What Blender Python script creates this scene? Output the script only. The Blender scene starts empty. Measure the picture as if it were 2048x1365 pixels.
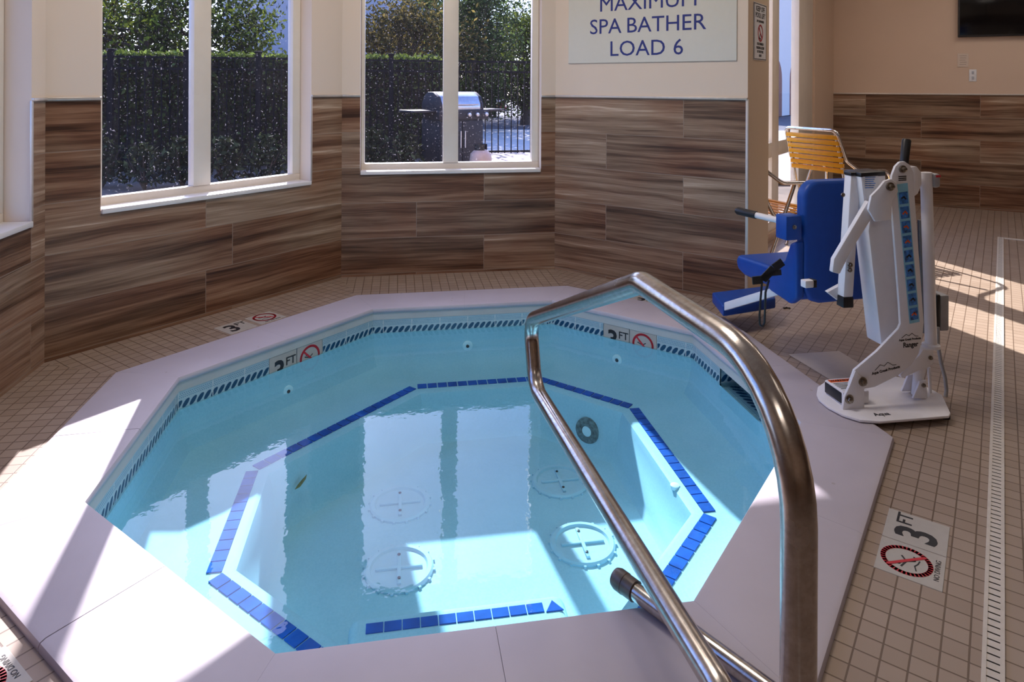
import bpy, bmesh, math, random
from mathutils import Vector as V, Matrix as M
from mathutils.geometry import tessellate_polygon

# ------------------------------------------------------------------ camera, sky, sun, exposure
sc = bpy.context.scene
COL = sc.collection
FPX, PCY, YAW, PITCH, ROLL, EYE = 1369.2116, 172.0444, 0.16447, -0.000872, 0.004576, 1.235
_F = V((math.sin(YAW), math.cos(YAW), 0)); _R = V((math.cos(YAW), -math.sin(YAW), 0)); _U = V((0, 0, 1))
CF = _F * math.cos(PITCH) + _U * math.sin(PITCH); _U2 = -_F * math.sin(PITCH) + _U * math.cos(PITCH)
CR = _R * math.cos(ROLL) + _U2 * math.sin(ROLL); CU = -_R * math.sin(ROLL) + _U2 * math.cos(ROLL)
ORG = V((0, 0, EYE))
cam = bpy.data.cameras.new('camera'); camo = bpy.data.objects.new('camera', cam); COL.objects.link(camo)
cam.sensor_width = 36; cam.lens = FPX / 2048 * 36; cam.shift_y = -(682.5 - PCY) / 2048; cam.clip_end = 500; cam.clip_start = 0.02
m = M.Identity(4)
for i in range(3):
    m[i][0], m[i][1], m[i][2], m[i][3] = CR[i], CU[i], -CF[i], ORG[i]
camo.matrix_world = m
sc.camera = camo

SUN_DIR = V((-0.132, 1.0, 0.68)).normalized()          # towards the sun
sun = bpy.data.lights.new('sun', 'SUN'); suno = bpy.data.objects.new('sun', sun); COL.objects.link(suno)
sun.energy = 15.5; sun.angle = math.radians(0.6); sun.color = (1.0, 0.95, 0.88)
suno.rotation_euler = SUN_DIR.to_track_quat('Z', 'Y').to_euler(); suno.location = (0, 8, 6)

world = bpy.data.worlds.new('sky'); sc.world = world; world.use_nodes = True
wn = world.node_tree; bg = wn.nodes['Background']
sky = wn.nodes.new('ShaderNodeTexSky'); sky.sky_type = 'NISHITA'; sky.sun_disc = False
sky.sun_elevation = math.radians(33); sky.sun_rotation = math.radians(-8.5); sky.air_density = 1.0; sky.dust_density = 1.0
tint = wn.nodes.new('ShaderNodeMix'); tint.data_type = 'RGBA'; tint.blend_type = 'MULTIPLY'; tint.inputs[0].default_value = 1.0
tint.inputs[7].default_value = (0.72, 0.89, 1.28, 1); wn.links.new(sky.outputs[0], tint.inputs[6]); wn.links.new(tint.outputs[2], bg.inputs[0]); bg.inputs[1].default_value = 0.44

CEIL = 3.0
for i, (x, y, w) in enumerate([(0.2, 2.75, 36), (0.2, -0.8, 10), (3.2, 0.9, 3), (3.3, 3.9, 12), (6.2, 1.5, 8), (5.6, 4.4, 14)]):
    l = bpy.data.lights.new('ceiling_fill', 'AREA'); lo = bpy.data.objects.new('ceiling_fill', l); COL.objects.link(lo)  # unseen area lights added under the ceiling as room fill
    l.shape = 'RECTANGLE'; l.size = 1.2; l.size_y = 0.6; l.energy = w; l.color = (1.0, 0.89, 0.80); lo.location = (x, y, CEIL - 0.03)

sc.view_settings.view_transform = 'Standard'; sc.view_settings.look = 'None'; sc.view_settings.gamma = 1.0
sc.view_settings.use_curve_mapping = False; sc.view_settings.exposure = 0.0
sc.cycles.use_denoising = True
sc.cycles.max_bounces = 10; sc.cycles.diffuse_bounces = 5; sc.cycles.transparent_max_bounces = 24; sc.cycles.glossy_bounces = 5
sc.cycles.sample_clamp_indirect = 6.0
random.seed(7)

# ------------------------------------------------------------------ measuring helpers (photo pixel -> point in the room)
def ray(x, y): return CF + CR * ((x - 1024) / FPX) - CU * ((y - PCY) / FPX)
def at_z(x, y, z=0.0):
    r = ray(x, y); return ORG + r * ((z - EYE) / r.z)
def at_pl(x, y, P, n):
    r = ray(x, y); return ORG + r * ((V(P) - ORG).dot(V(n)) / r.dot(V(n)))
def at_y(x, y, y0): return at_pl(x, y, (0, y0, 0), (0, 1, 0))
def at_d(x, y, d): return ORG + ray(x, y) * d

# ------------------------------------------------------------------ materials
def nodes(name):
    mt = bpy.data.materials.new(name); mt.use_nodes = True
    nt = mt.node_tree; return mt, nt, nt.nodes['Principled BSDF']
def lk(nt, a, b): nt.links.new(a, b)
def mathn(nt, op, a, b=None, c=None):
    n = nt.nodes.new('ShaderNodeMath'); n.operation = op
    for i, v in enumerate((a, b, c)):
        if v is None: continue
        if isinstance(v, (int, float)): n.inputs[i].default_value = v
        else: lk(nt, v, n.inputs[i])
    return n.outputs[0]
def mixc(nt, f, a, b, mode='MIX'):
    n = nt.nodes.new('ShaderNodeMix'); n.data_type = 'RGBA'; n.blend_type = mode
    for s, v in ((0, f), (6, a), (7, b)):
        if isinstance(v, (int, float)): n.inputs[s].default_value = v
        elif isinstance(v, tuple): n.inputs[s].default_value = (*v, 1) if len(v) == 3 else v
        else: lk(nt, v, n.inputs[s])
    return n.outputs[2]
def noise(nt, vec, scale, detail=3.0, rough=0.55, dim='3D', w=None):
    n = nt.nodes.new('ShaderNodeTexNoise'); n.noise_dimensions = dim
    n.inputs['Scale'].default_value = scale; n.inputs['Detail'].default_value = detail; n.inputs['Roughness'].default_value = rough
    if vec is not None: lk(nt, vec, n.inputs['Vector'])
    if w is not None: lk(nt, w, n.inputs['W'])
    return n.outputs[0]
def coord(nt, kind='Object'): return nt.nodes.new('ShaderNodeTexCoord').outputs[kind]
def mapping(nt, vec, scale=(1, 1, 1), loc=(0, 0, 0), rot=(0, 0, 0)):
    n = nt.nodes.new('ShaderNodeMapping'); lk(nt, vec, n.inputs[0])
    n.inputs['Scale'].default_value = scale; n.inputs['Location'].default_value = loc; n.inputs['Rotation'].default_value = rot
    return n.outputs[0]
def ramp(nt, fac, stops):
    n = nt.nodes.new('ShaderNodeValToRGB'); lk(nt, fac, n.inputs[0]); e = n.color_ramp.elements
    while len(e) < len(stops): e.new(0.5)
    for el, (p, c) in zip(e, stops): el.position = p; el.color = (*c, 1)
    return n.outputs[0]
def bump(nt, b, h, strength=0.3, dist=0.01):
    n = nt.nodes.new('ShaderNodeBump'); n.inputs['Strength'].default_value = strength; n.inputs['Distance'].default_value = dist
    lk(nt, h, n.inputs['Height']); lk(nt, n.outputs[0], b.inputs['Normal'])

def plain(name, col, rough=0.5, metal=0.0, var=0.08, scale=30.0, spec=0.5, bmp=0.0, trans=0.0):
    mt, nt, b = nodes(name)
    n = noise(nt, coord(nt), scale, 4)
    dark = tuple(c * (1 - var) for c in col); lite = tuple(min(1, c * (1 + var)) for c in col)
    lk(nt, ramp(nt, n, [(0.3, dark), (0.7, lite)]), b.inputs['Base Color'])
    b.inputs['Roughness'].default_value = rough; b.inputs['Metallic'].default_value = metal
    b.inputs['Specular IOR Level'].default_value = spec
    if bmp: bump(nt, b, n, bmp, 0.002)
    return mt

PAINT = plain('cream_wall_paint', (0.74, 0.63, 0.53), 0.6, var=0.015, scale=3, spec=0.3)
PAINT2 = plain('peach_wall_paint', (0.66, 0.50, 0.38), 0.6, var=0.015, scale=3, spec=0.3)
PAINTP = plain('beige_pillar_paint', (0.62, 0.48, 0.34), 0.5, var=0.015, scale=3, spec=0.4)
CEILM = plain('white_ceiling', (0.75, 0.73, 0.70), 0.8, var=0.02)
WHITEF = plain('white_window_frame', (0.72, 0.66, 0.58), 0.35, var=0.03, scale=8)
SILLM = plain('white_sill', (0.78, 0.75, 0.72), 0.3, var=0.02)
TRIMM = plain('pale_metal_trim', (0.62, 0.57, 0.52), 0.35, 0.5, var=0.05)
WHITEP = plain('white_powder_coat', (0.80, 0.78, 0.80), 0.35, var=0.02)
BLUEP = plain('blue_moulded_plastic', (0.006, 0.062, 0.33), 0.42, var=0.06, spec=0.4)
BLACKP = plain('black_plastic', (0.012, 0.012, 0.014), 0.4, var=0.2)
GREYP = plain('grey_plastic', (0.33, 0.33, 0.34), 0.45)
YELLOW = plain('yellow_vinyl', (0.95, 0.42, 0.01), 0.4, var=0.06)
STEELB = plain('bolt_steel', (0.30, 0.27, 0.23), 0.3, 1.0, var=0.3, scale=90)
ALU = plain('polished_aluminium', (0.70, 0.69, 0.70), 0.22, 1.0, var=0.05)
RED = plain('red_print', (0.52, 0.015, 0.03), 0.5)
INK = plain('black_print', (0.012, 0.012, 0.016), 0.5)
NAVY = plain('navy_lettering', (0.012, 0.025, 0.20), 0.4)
ORANGE = plain('orange_print', (0.75, 0.12, 0.02), 0.5)
SIGNM = plain('pale_acrylic_sign', (0.64, 0.63, 0.57), 0.25, var=0.01)
WHITEL = plain('white_label', (0.75, 0.75, 0.76), 0.4)
CYANL = plain('cyan_label', (0.25, 0.55, 0.72), 0.4)
BLUEL = plain('blue_picture', (0.04, 0.17, 0.48), 0.4, var=0.7, scale=70)
MARK = plain('depth_tile', (0.44, 0.41, 0.37), 0.3, var=0.04)
IRON = plain('black_iron', (0.010, 0.010, 0.012), 0.85, 0.0, spec=0.1)
PLANK_GROUT = (0.30, 0.24, 0.19)

def make_steel():
    mt, nt, b = nodes('brushed_stainless')
    g = nt.nodes.new('ShaderNodeTexCoord').outputs['Object']
    n = noise(nt, mapping(nt, g, (60, 60, 60)), 1.0, 5, 0.7)
    lk(nt, ramp(nt, n, [(0.3, (0.40, 0.35, 0.31)), (0.7, (0.58, 0.53, 0.49))]), b.inputs['Base Color'])
    b.inputs['Metallic'].default_value = 1.0
    lk(nt, ramp(nt, noise(nt, g, 9, 4), [(0.3, (0.16,) * 3), (0.75, (0.30,) * 3)]), b.inputs['Roughness'])
    return mt
STEEL = make_steel()

def make_plank(name, loc=(0, 0), offset=0.5, freq=2):
    mt, nt, b = nodes(name)
    uv = coord(nt, 'UV')
    br = nt.nodes.new('ShaderNodeTexBrick'); lk(nt, mapping(nt, uv, loc=(loc[0], loc[1], 0)), br.inputs['Vector'])
    br.inputs['Color1'].default_value = (0, 0, 0, 1); br.inputs['Color2'].default_value = (1, 1, 1, 1); br.inputs['Mortar'].default_value = (0.5, 0.5, 0.5, 1)
    br.inputs['Scale'].default_value = 1.0; br.inputs['Mortar Size'].default_value = 0.0018; br.inputs['Mortar Smooth'].default_value = 0.1
    br.inputs['Brick Width'].default_value = 1.03; br.inputs['Row Height'].default_value = 0.2275; br.offset = offset; br.offset_frequency = freq
    br.inputs['Bias'].default_value = 0.0
    rnd = nt.nodes.new('ShaderNodeSeparateColor'); lk(nt, br.outputs['Color'], rnd.inputs[0]); r = rnd.outputs[0]
    w = mathn(nt, 'MULTIPLY', r, 37.0)
    warp = noise(nt, mapping(nt, uv, (1.6, 5.0, 1)), 1.0, 2, 0.5, '4D', w)
    comb = nt.nodes.new('ShaderNodeCombineXYZ'); lk(nt, mathn(nt, 'MULTIPLY', warp, 0.05), comb.inputs[1])
    add = nt.nodes.new('ShaderNodeVectorMath'); add.operation = 'ADD'; lk(nt, uv, add.inputs[0]); lk(nt, comb.outputs[0], add.inputs[1])
    s1 = noise(nt, mapping(nt, add.outputs[0], (0.8, 21, 1)), 1.0, 5, 0.62, '4D', w)
    s2 = noise(nt, mapping(nt, add.outputs[0], (2.5, 120, 1)), 1.0, 3, 0.6, '4D', w)
    s = mathn(nt, 'ADD', mathn(nt, 'MULTIPLY', s1, 0.72), mathn(nt, 'MULTIPLY', s2, 0.28))
    s = mathn(nt, 'ADD', s, mathn(nt, 'MULTIPLY', mathn(nt, 'SUBTRACT', r, 0.5), 0.10))
    warm = ramp(nt, s, [(0.34, (0.050, 0.022, 0.012)), (0.43, (0.145, 0.068, 0.038)), (0.52, (0.27, 0.150, 0.092)), (0.60, (0.38, 0.25, 0.17)), (0.67, (0.66, 0.54, 0.43))])
    grey = ramp(nt, s, [(0.34, (0.075, 0.045, 0.028)), (0.43, (0.18, 0.118, 0.078)), (0.52, (0.31, 0.225, 0.16)), (0.60, (0.42, 0.325, 0.245)), (0.67, (0.70, 0.60, 0.49))])
    c = mixc(nt, ramp(nt, noise(nt, mapping(nt, uv, (1.5, 2.6, 1)), 1.0, 2, 0.5, '4D', w), [(0.38, (0,) * 3), (0.62, (1,) * 3)]), warm, grey)
    c = mixc(nt, 1.0, c, (0.90, 0.84, 0.78), 'MULTIPLY')
    c = mixc(nt, mathn(nt, 'MULTIPLY', br.outputs['Fac'], 0.8), c, PLANK_GROUT)
    lk(nt, c, b.inputs['Base Color'])
    b.inputs['Roughness'].default_value = 0.42; b.inputs['Specular IOR Level'].default_value = 0.35
    return mt
PLANK_R = make_plank('wood_look_tile_bay_right', (-0.385, -0.017))
PLANK_B = make_plank('wood_look_tile_bay_back', (-0.918 + 1.03 * 2, -0.2445), 0.43)
PLANK_L = make_plank('wood_look_tile_bay_left', (-0.907 + 1.03 * 2, -0.017), 0.15)
PLANK_F = make_plank('wood_look_tile_far', (0.2, -0.017))

def make_floor(name, rot):
    mt, nt, b = nodes(name)
    p = mapping(nt, coord(nt, 'Object'), rot=(0, 0, rot))
    br = nt.nodes.new('ShaderNodeTexBrick'); lk(nt, p, br.inputs['Vector'])
    br.offset = 0.0; br.inputs['Scale'].default_value = 1.0; br.inputs['Brick Width'].default_value = 0.052; br.inputs['Row Height'].default_value = 0.052
    br.inputs['Mortar Size'].default_value = 0.0022; br.inputs['Mortar Smooth'].default_value = 0.25
    br.inputs['Color1'].default_value = (0.33, 0.25, 0.195, 1); br.inputs['Color2'].default_value = (0.38, 0.295, 0.235, 1); br.inputs['Mortar'].default_value = (0.15, 0.10, 0.07, 1)
    n = noise(nt, coord(nt, 'Object'), 1.3, 4, 0.6)
    c = mixc(nt, 1.0, br.outputs['Color'], ramp(nt, n, [(0.3, (0.86, 0.84, 0.82)), (0.7, (1.0, 1.0, 1.0))]), 'MULTIPLY')
    lk(nt, c, b.inputs['Base Color']); b.inputs['Roughness'].default_value = 0.42; b.inputs['Specular IOR Level'].default_value = 0.4
    bump(nt, b, mathn(nt, 'SUBTRACT', 1.0, br.outputs['Fac']), 0.4, 0.002)
    return mt
FLOOR45 = make_floor('mosaic_floor_diagonal', math.radians(45)); FLOOR0 = make_floor('mosaic_floor_square', 0.0)

def make_coping():
    mt, nt, b = nodes('cast_stone_coping')
    o = coord(nt)
    n = noise(nt, o, 2.2, 5, 0.6)
    c = ramp(nt, n, [(0.3, (0.45, 0.41, 0.46)), (0.7, (0.52, 0.475, 0.53))])
    v = nt.nodes.new('ShaderNodeTexVoronoi'); lk(nt, o, v.inputs['Vector']); v.inputs['Scale'].default_value = 16; v.inputs['Randomness'].default_value = 1
    pit = mathn(nt, 'MULTIPLY', mathn(nt, 'LESS_THAN', v.outputs['Distance'], 0.09), mathn(nt, 'GREATER_THAN', noise(nt, o, 5, 2), 0.56))
    lk(nt, mixc(nt, mathn(nt, 'MULTIPLY', pit, 0.6), c, (0.36, 0.31, 0.29)), b.inputs['Base Color'])
    b.inputs['Roughness'].default_value = 0.5; bump(nt, b, noise(nt, o, 240, 2), 0.1, 0.001)
    return mt
COPING = make_coping()
def make_plaster():
    mt, nt, b = nodes('pale_aqua_plaster')
    o = coord(nt); n = noise(nt, o, 3.0, 4, 0.6); f = noise(nt, o, 130, 3, 0.6)
    c = ramp(nt, n, [(0.3, (0.31, 0.53, 0.62)), (0.7, (0.36, 0.59, 0.68))])
    lk(nt, mixc(nt, 0.12, c, ramp(nt, f, [(0.35, (0.45, 0.60, 0.64)), (0.65, (0.85, 0.95, 0.95))])), b.inputs['Base Color'])
    b.inputs['Roughness'].default_value = 0.7
    return mt
PLASTER = make_plaster()
COVERM = plain('white_drain_plastic', (0.72, 0.84, 0.86), 0.6, var=0.03)
COVERP = plain('pale_aqua_drain_plastic', (0.43, 0.60, 0.68), 0.7, var=0.03, spec=0.2)
BLUET = plain('cobalt_glazed_tile', (0.010, 0.092, 0.40), 0.75, var=0.3, scale=14, spec=0.1)

def make_band():
    mt, nt, b = nodes('leaf_pattern_waterline_tile')
    sp = nt.nodes.new('ShaderNodeSeparateXYZ'); lk(nt, coord(nt, 'UV'), sp.inputs[0]); u, v = sp.outputs[0], sp.outputs[1]   # u metres along, v metres below the top
    P = 0.0318
    ph = mathn(nt, 'FRACT', mathn(nt, 'DIVIDE', mathn(nt, 'ADD', u, mathn(nt, 'MULTIPLY', v, 0.60)), P))
    dv = mathn(nt, 'DIVIDE', mathn(nt, 'SUBTRACT', v, 0.056), 0.0165)
    wid = mathn(nt, 'MULTIPLY', mathn(nt, 'POWER', mathn(nt, 'MAXIMUM', mathn(nt, 'SUBTRACT', 1.0, mathn(nt, 'MULTIPLY', dv, dv)), 0.0), 0.35), 0.36)
    leaf = mathn(nt, 'LESS_THAN', mathn(nt, 'ABSOLUTE', mathn(nt, 'SUBTRACT', ph, 0.5)), wid)
    dots = None
    for row in (0.012, 0.020, 0.028):
        pd = mathn(nt, 'SUBTRACT', mathn(nt, 'FRACT', mathn(nt, 'ADD', mathn(nt, 'DIVIDE', u, 0.0085), row * 37)), 0.5)
        qd = mathn(nt, 'DIVIDE', mathn(nt, 'SUBTRACT', v, row), 0.0085)
        d = mathn(nt, 'LESS_THAN', mathn(nt, 'ADD', mathn(nt, 'MULTIPLY', pd, pd), mathn(nt, 'MULTIPLY', qd, qd)), 0.085)
        dots = d if dots is None else mathn(nt, 'MAXIMUM', dots, d)
    joint = mathn(nt, 'LESS_THAN', mathn(nt, 'ABSOLUTE', mathn(nt, 'SUBTRACT', mathn(nt, 'FRACT', mathn(nt, 'DIVIDE', u, 0.153)), 0.5)), 0.012)
    base = mixc(nt, noise(nt, coord(nt), 40, 3), (0.30, 0.45, 0.52), (0.44, 0.58, 0.62))
    c = mixc(nt, mathn(nt, 'MULTIPLY', dots, 0.75), base, (0.05, 0.17, 0.30))
    c = mixc(nt, leaf, c, (0.006, 0.055, 0.13)); c = mixc(nt, joint, c, (0.55, 0.62, 0.62))
    lk(nt, c, b.inputs['Base Color']); b.inputs['Roughness'].default_value = 0.2
    return mt
BAND = make_band()

def two_sided(nt, ior):
    """the same air-to-medium index from either side of a single thin surface"""
    bf = nt.nodes.new('ShaderNodeNewGeometry').outputs['Backfacing']
    return mathn(nt, 'ADD', mathn(nt, 'MULTIPLY', bf, 1 / ior - ior), ior)
def make_water():
    mt, nt, b = nodes('clear_spa_water'); nt.nodes.remove(b); out = nt.nodes['Material Output']
    o = coord(nt)
    bp = nt.nodes.new('ShaderNodeBump'); bp.inputs['Strength'].default_value = 0.09; bp.inputs['Distance'].default_value = 0.02
    h = mathn(nt, 'ADD', mathn(nt, 'MULTIPLY', noise(nt, o, 4.0, 2, 0.5), 0.6), mathn(nt, 'MULTIPLY', noise(nt, o, 30, 2, 0.5), 0.16)); lk(nt, h, bp.inputs['Height'])
    tr = nt.nodes.new('ShaderNodeBsdfTransparent'); tr.inputs[0].default_value = (0.66, 0.87, 0.94, 1)
    gl = nt.nodes.new('ShaderNodeBsdfGlossy'); gl.inputs['Roughness'].default_value = 0.0; lk(nt, bp.outputs[0], gl.inputs['Normal'])
    fr = nt.nodes.new('ShaderNodeFresnel'); lk(nt, two_sided(nt, 1.333), fr.inputs[0]); lk(nt, bp.outputs[0], fr.inputs['Normal'])
    mx = nt.nodes.new('ShaderNodeMixShader'); lk(nt, fr.outputs[0], mx.inputs[0]); lk(nt, tr.outputs[0], mx.inputs[1]); lk(nt, gl.outputs[0], mx.inputs[2])
    lk(nt, mx.outputs[0], out.inputs[0])
    return mt
WATER = make_water()
def make_glass(name, dust, tint=(0.86, 0.86, 0.92)):
    mt, nt, b = nodes(name); nt.nodes.remove(b); out = nt.nodes['Material Output']
    o = coord(nt)
    tr = nt.nodes.new('ShaderNodeBsdfTransparent'); tr.inputs[0].default_value = (*tint, 1)
    gl = nt.nodes.new('ShaderNodeBsdfGlossy'); gl.inputs['Roughness'].default_value = 0.02
    fr = nt.nodes.new('ShaderNodeFresnel'); lk(nt, two_sided(nt, 1.45), fr.inputs[0])
    mx = nt.nodes.new('ShaderNodeMixShader'); lk(nt, mathn(nt, 'MULTIPLY', fr.outputs[0], 0.6), mx.inputs[0]); lk(nt, tr.outputs[0], mx.inputs[1]); lk(nt, gl.outputs[0], mx.inputs[2])
    tl = nt.nodes.new('ShaderNodeBsdfTranslucent'); tl.inputs[0].default_value = (0.72, 0.66, 0.82, 1)
    specks = ramp(nt, noise(nt, o, 85, 3, 0.6), [(0.63, (0,) * 3), (0.74, (1,) * 3)])
    streak = noise(nt, mapping(nt, o, (30, 30, 2.0)), 1.0, 4, 0.6)
    f = mathn(nt, 'ADD', mathn(nt, 'MULTIPLY', specks, dust * 26), mathn(nt, 'MULTIPLY', streak, dust))
    mx2 = nt.nodes.new('ShaderNodeMixShader'); lk(nt, f, mx2.inputs[0]); lk(nt, mx.outputs[0], mx2.inputs[1]); lk(nt, tl.outputs[0], mx2.inputs[2])
    lk(nt, mx2.outputs[0], out.inputs[0])
    return mt
GLASS = make_glass('dusty_window_glass', 0.007, (0.80, 0.78, 0.88)); GLASSC = make_glass('clean_window_glass', 0.004, (0.93, 0.93, 0.96))

def make_leaf(name, c1, c2, trans=0.5):
    mt, nt, b = nodes(name)
    info = nt.nodes.new('ShaderNodeNewGeometry').outputs['Random Per Island']
    c = ramp(nt, info, [(0.0, c1), (0.8, c2), (1.0, tuple(min(1, x * 2.4) for x in c2))])
    lk(nt, c, b.inputs['Base Color']); b.inputs['Roughness'].default_value = 0.85; b.inputs['Specular IOR Level'].default_value = 0.12
    tl = nt.nodes.new('ShaderNodeBsdfTranslucent'); lk(nt, c, tl.inputs[0])
    mx = nt.nodes.new('ShaderNodeMixShader'); mx.inputs[0].default_value = trans
    lk(nt, b.outputs[0], mx.inputs[1]); lk(nt, tl.outputs[0], mx.inputs[2]); lk(nt, mx.outputs[0], nt.nodes['Material Output'].inputs[0])
    return mt
LEAF_G = make_leaf('green_tree_leaves', (0.010, 0.022, 0.006), (0.085, 0.11, 0.014))
LEAF_A = make_leaf('autumn_tree_leaves', (0.022, 0.030, 0.012), (0.085, 0.065, 0.018))
LEAF_D = make_leaf('dark_tree_leaves', (0.010, 0.022, 0.009), (0.05, 0.075, 0.022))
LEAF_HLIT = make_leaf('sun_tinted_hedge_leaves', (0.05, 0.075, 0.015), (0.13, 0.17, 0.03), 0.3)  # sunlight on the hedge top put into a lighter leaf colour
LEAF_S = make_leaf('shrub_leaves', (0.012, 0.016, 0.010), (0.040, 0.050, 0.022), 0.15)
LEAF_H = make_leaf('hedge_leaves', (0.014, 0.016, 0.010), (0.075, 0.095, 0.03), 0.10)
BARK = plain('bark', (0.05, 0.035, 0.025), 0.9, var=0.4)

# ------------------------------------------------------------------ mesh helpers
class MB:
    def __init__(s): s.b = bmesh.new(); s.uv = s.b.loops.layers.uv.new('UVMap'); s.mi = 0
    def face(s, pts, uvs=None, mi=None):
        vs = [s.b.verts.new(V(p)) for p in pts]
        f = s.b.faces.new(vs); f.material_index = s.mi if mi is None else mi
        if uvs:
            for l, u in zip(f.loops, uvs): l[s.uv].uv = u
        return f
    def mesh_from(s, verts, faces, bevel=0.0, segs=2):
        vs = [s.b.verts.new(V(p)) for p in verts]; fs = []
        for f in faces:
            q = s.b.faces.new([vs[i] for i in f]); q.material_index = s.mi; fs.append(q)
        bmesh.ops.recalc_face_normals(s.b, faces=fs)
        if bevel:
            es = list({e for f in fs for e in f.edges if len(e.link_faces) == 2 and e.calc_face_angle(0) > 0.5})
            r = bmesh.ops.bevel(s.b, geom=es, offset=bevel, segments=segs, profile=0.5, affect='EDGES', clamp_overlap=True)
            for f in r['faces']: f.material_index = s.mi
    def box(s, c, size, mat=None, bevel=0.0, segs=2):
        x, y, z = (k / 2 for k in size); mt = mat or M.Identity(4); c = V(c)
        vs = [mt @ (c + V((a, b_, d))) for a in (-x, x) for b_ in (-y, y) for d in (-z, z)]
        s.mesh_from(vs, [(0, 1, 3, 2), (4, 6, 7, 5), (0, 4, 5, 1), (2, 3, 7, 6), (0, 2, 6, 4), (1, 5, 7, 3)], bevel, segs)
    def prism(s, pts, off, bevel=0.0, segs=2):
        off = V(off); n = len(pts); P = [V(p) for p in pts]
        s.mesh_from(P + [p + off for p in P], [tuple(range(n)), tuple(range(2 * n - 1, n - 1, -1))] + [(i, (i + 1) % n, n + (i + 1) % n, n + i) for i in range(n)], bevel, segs)
    def tube(s, path, r, seg=14, cap=True, radii=None):
        P = [V(p) for p in path]; rings = []
        t0 = (P[1] - P[0]).normalized(); up = V((0, 0, 1)) if abs(t0.z) < 0.9 else V((1, 0, 0))
        nrm = (up - t0 * up.dot(t0)).normalized()
        for i, p in enumerate(P):
            t = ((P[min(i + 1, len(P) - 1)] - p).normalized() + (p - P[max(i - 1, 0)]).normalized()).normalized()
            nrm = (nrm - t * nrm.dot(t)).normalized(); bn = t.cross(nrm)
            rr = radii[i] if radii else r
            rings.append([s.b.verts.new(p + (nrm * math.cos(a) + bn * math.sin(a)) * rr) for a in (2 * math.pi * k / seg for k in range(seg))])
        fs = []
        for a, b_ in zip(rings, rings[1:]):
            for k in range(seg): fs.append(s.b.faces.new((a[k], a[(k + 1) % seg], b_[(k + 1) % seg], b_[k])))
        if cap: fs.append(s.b.faces.new(rings[0][::-1])); fs.append(s.b.faces.new(rings[-1]))
        for f in fs: f.material_index = s.mi
    def lathe(s, prof, mat, seg=28):
        rings = []
        for r, z in prof:
            rings.append([s.b.verts.new(mat @ V((r * math.cos(a), r * math.sin(a), z))) for a in (2 * math.pi * k / seg for k in range(seg))])
        for a, b_ in zip(rings, rings[1:]):
            for k in range(seg):
                f = s.b.faces.new((a[k], a[(k + 1) % seg], b_[(k + 1) % seg], b_[k])); f.material_index = s.mi
        for ring, rev in ((rings[0], True), (rings[-1], False)):
            f = s.b.faces.new(ring[::-1] if rev else ring); f.material_index = s.mi
    def build(s, name, mats, parent=None, smooth=True):
        me = bpy.data.meshes.new(name); s.b.to_mesh(me); s.b.free()
        for mt in (mats if isinstance(mats, (list, tuple)) else [mats]): me.materials.append(mt)
        if smooth:
            for p in me.polygons: p.use_smooth = True
            me.set_sharp_from_angle(angle=math.radians(38))
        o = bpy.data.objects.new(name, me); COL.objects.link(o)
        if parent: o.parent = parent; o.matrix_parent_inverse = M.Identity(4); o.location = -parent_origin(parent)
        return o
def parent_origin(p):
    v = V((0, 0, 0))
    while p is not None: v += V(p.location); p = p.parent
    return v
def tag(o, label, cat, group=None, kind=None):
    o['label'] = label; o['category'] = cat
    if group: o['group'] = group
    if kind: o['kind'] = kind
    return o
def thing(name, loc, label, cat, group=None):
    o = bpy.data.objects.new(name, None); o.empty_display_size = 0.1; COL.objects.link(o); o.location = V(loc)
    return tag(o, label, cat, group)
def struct(o, label=None):
    o['kind'] = 'structure'
    if label: o['label'] = label
    return o
def frame(o, x, y):
    x = V(x).normalized(); y = V(y).normalized(); z = x.cross(y); mt = M.Identity(4)
    for i in range(3): mt[i][0], mt[i][1], mt[i][2], mt[i][3] = x[i], y[i], z[i], V(o)[i]
    return mt
def text_into(mb, s, size, mat, xy=(0, 0), ext=0.0006, bold=0.0, sx=1.0, align='CENTER', space=1.0):
    cu = bpy.data.curves.new('t', 'FONT'); cu.body = s; cu.size = size; cu.extrude = ext; cu.offset = bold; cu.align_x = align; cu.align_y = 'CENTER'
    cu.space_character = space; cu.resolution_u = 3
    o = bpy.data.objects.new('t', cu); COL.objects.link(o)
    dg = bpy.context.evaluated_depsgraph_get(); me = bpy.data.meshes.new_from_object(o.evaluated_get(dg))
    bpy.data.objects.remove(o)
    vs = [mb.b.verts.new(mat @ V((v.co.x * sx + xy[0], v.co.y + xy[1], v.co.z))) for v in me.vertices]
    for p in me.polygons:
        try:
            f = mb.b.faces.new([vs[i] for i in p.vertices]); f.material_index = mb.mi
        except ValueError: pass
    bpy.data.meshes.remove(me)
def strip2d(mb, pts, w, mat, z=0.0006):
    """flat printed stroke along 2-D points"""
    for a, b_ in zip(pts, pts[1:]):
        a, b_ = V((*a, 0)), V((*b_, 0)); t = (b_ - a).normalized(); n = V((-t.y, t.x, 0)) * w / 2; e = t * w * 0.3
        q = [a - e - n, b_ + e - n, b_ + e + n, a - e + n]
        mb.mesh_from([mat @ (p + V((0, 0, z))) for p in q] + [mat @ p for p in q], [(0, 1, 2, 3), (4, 5, 6, 7), (0, 1, 5, 4), (1, 2, 6, 5), (2, 3, 7, 6), (3, 0, 4, 7)])
def ring2d(mb, r, w, mat, c=(0, 0), z=0.0006, seg=36):
    pts = [(c[0] + r * math.cos(2 * math.pi * k / seg), c[1] + r * math.sin(2 * math.pi * k / seg)) for k in range(seg + 1)]
    strip2d(mb, pts, w, mat, z)
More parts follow.
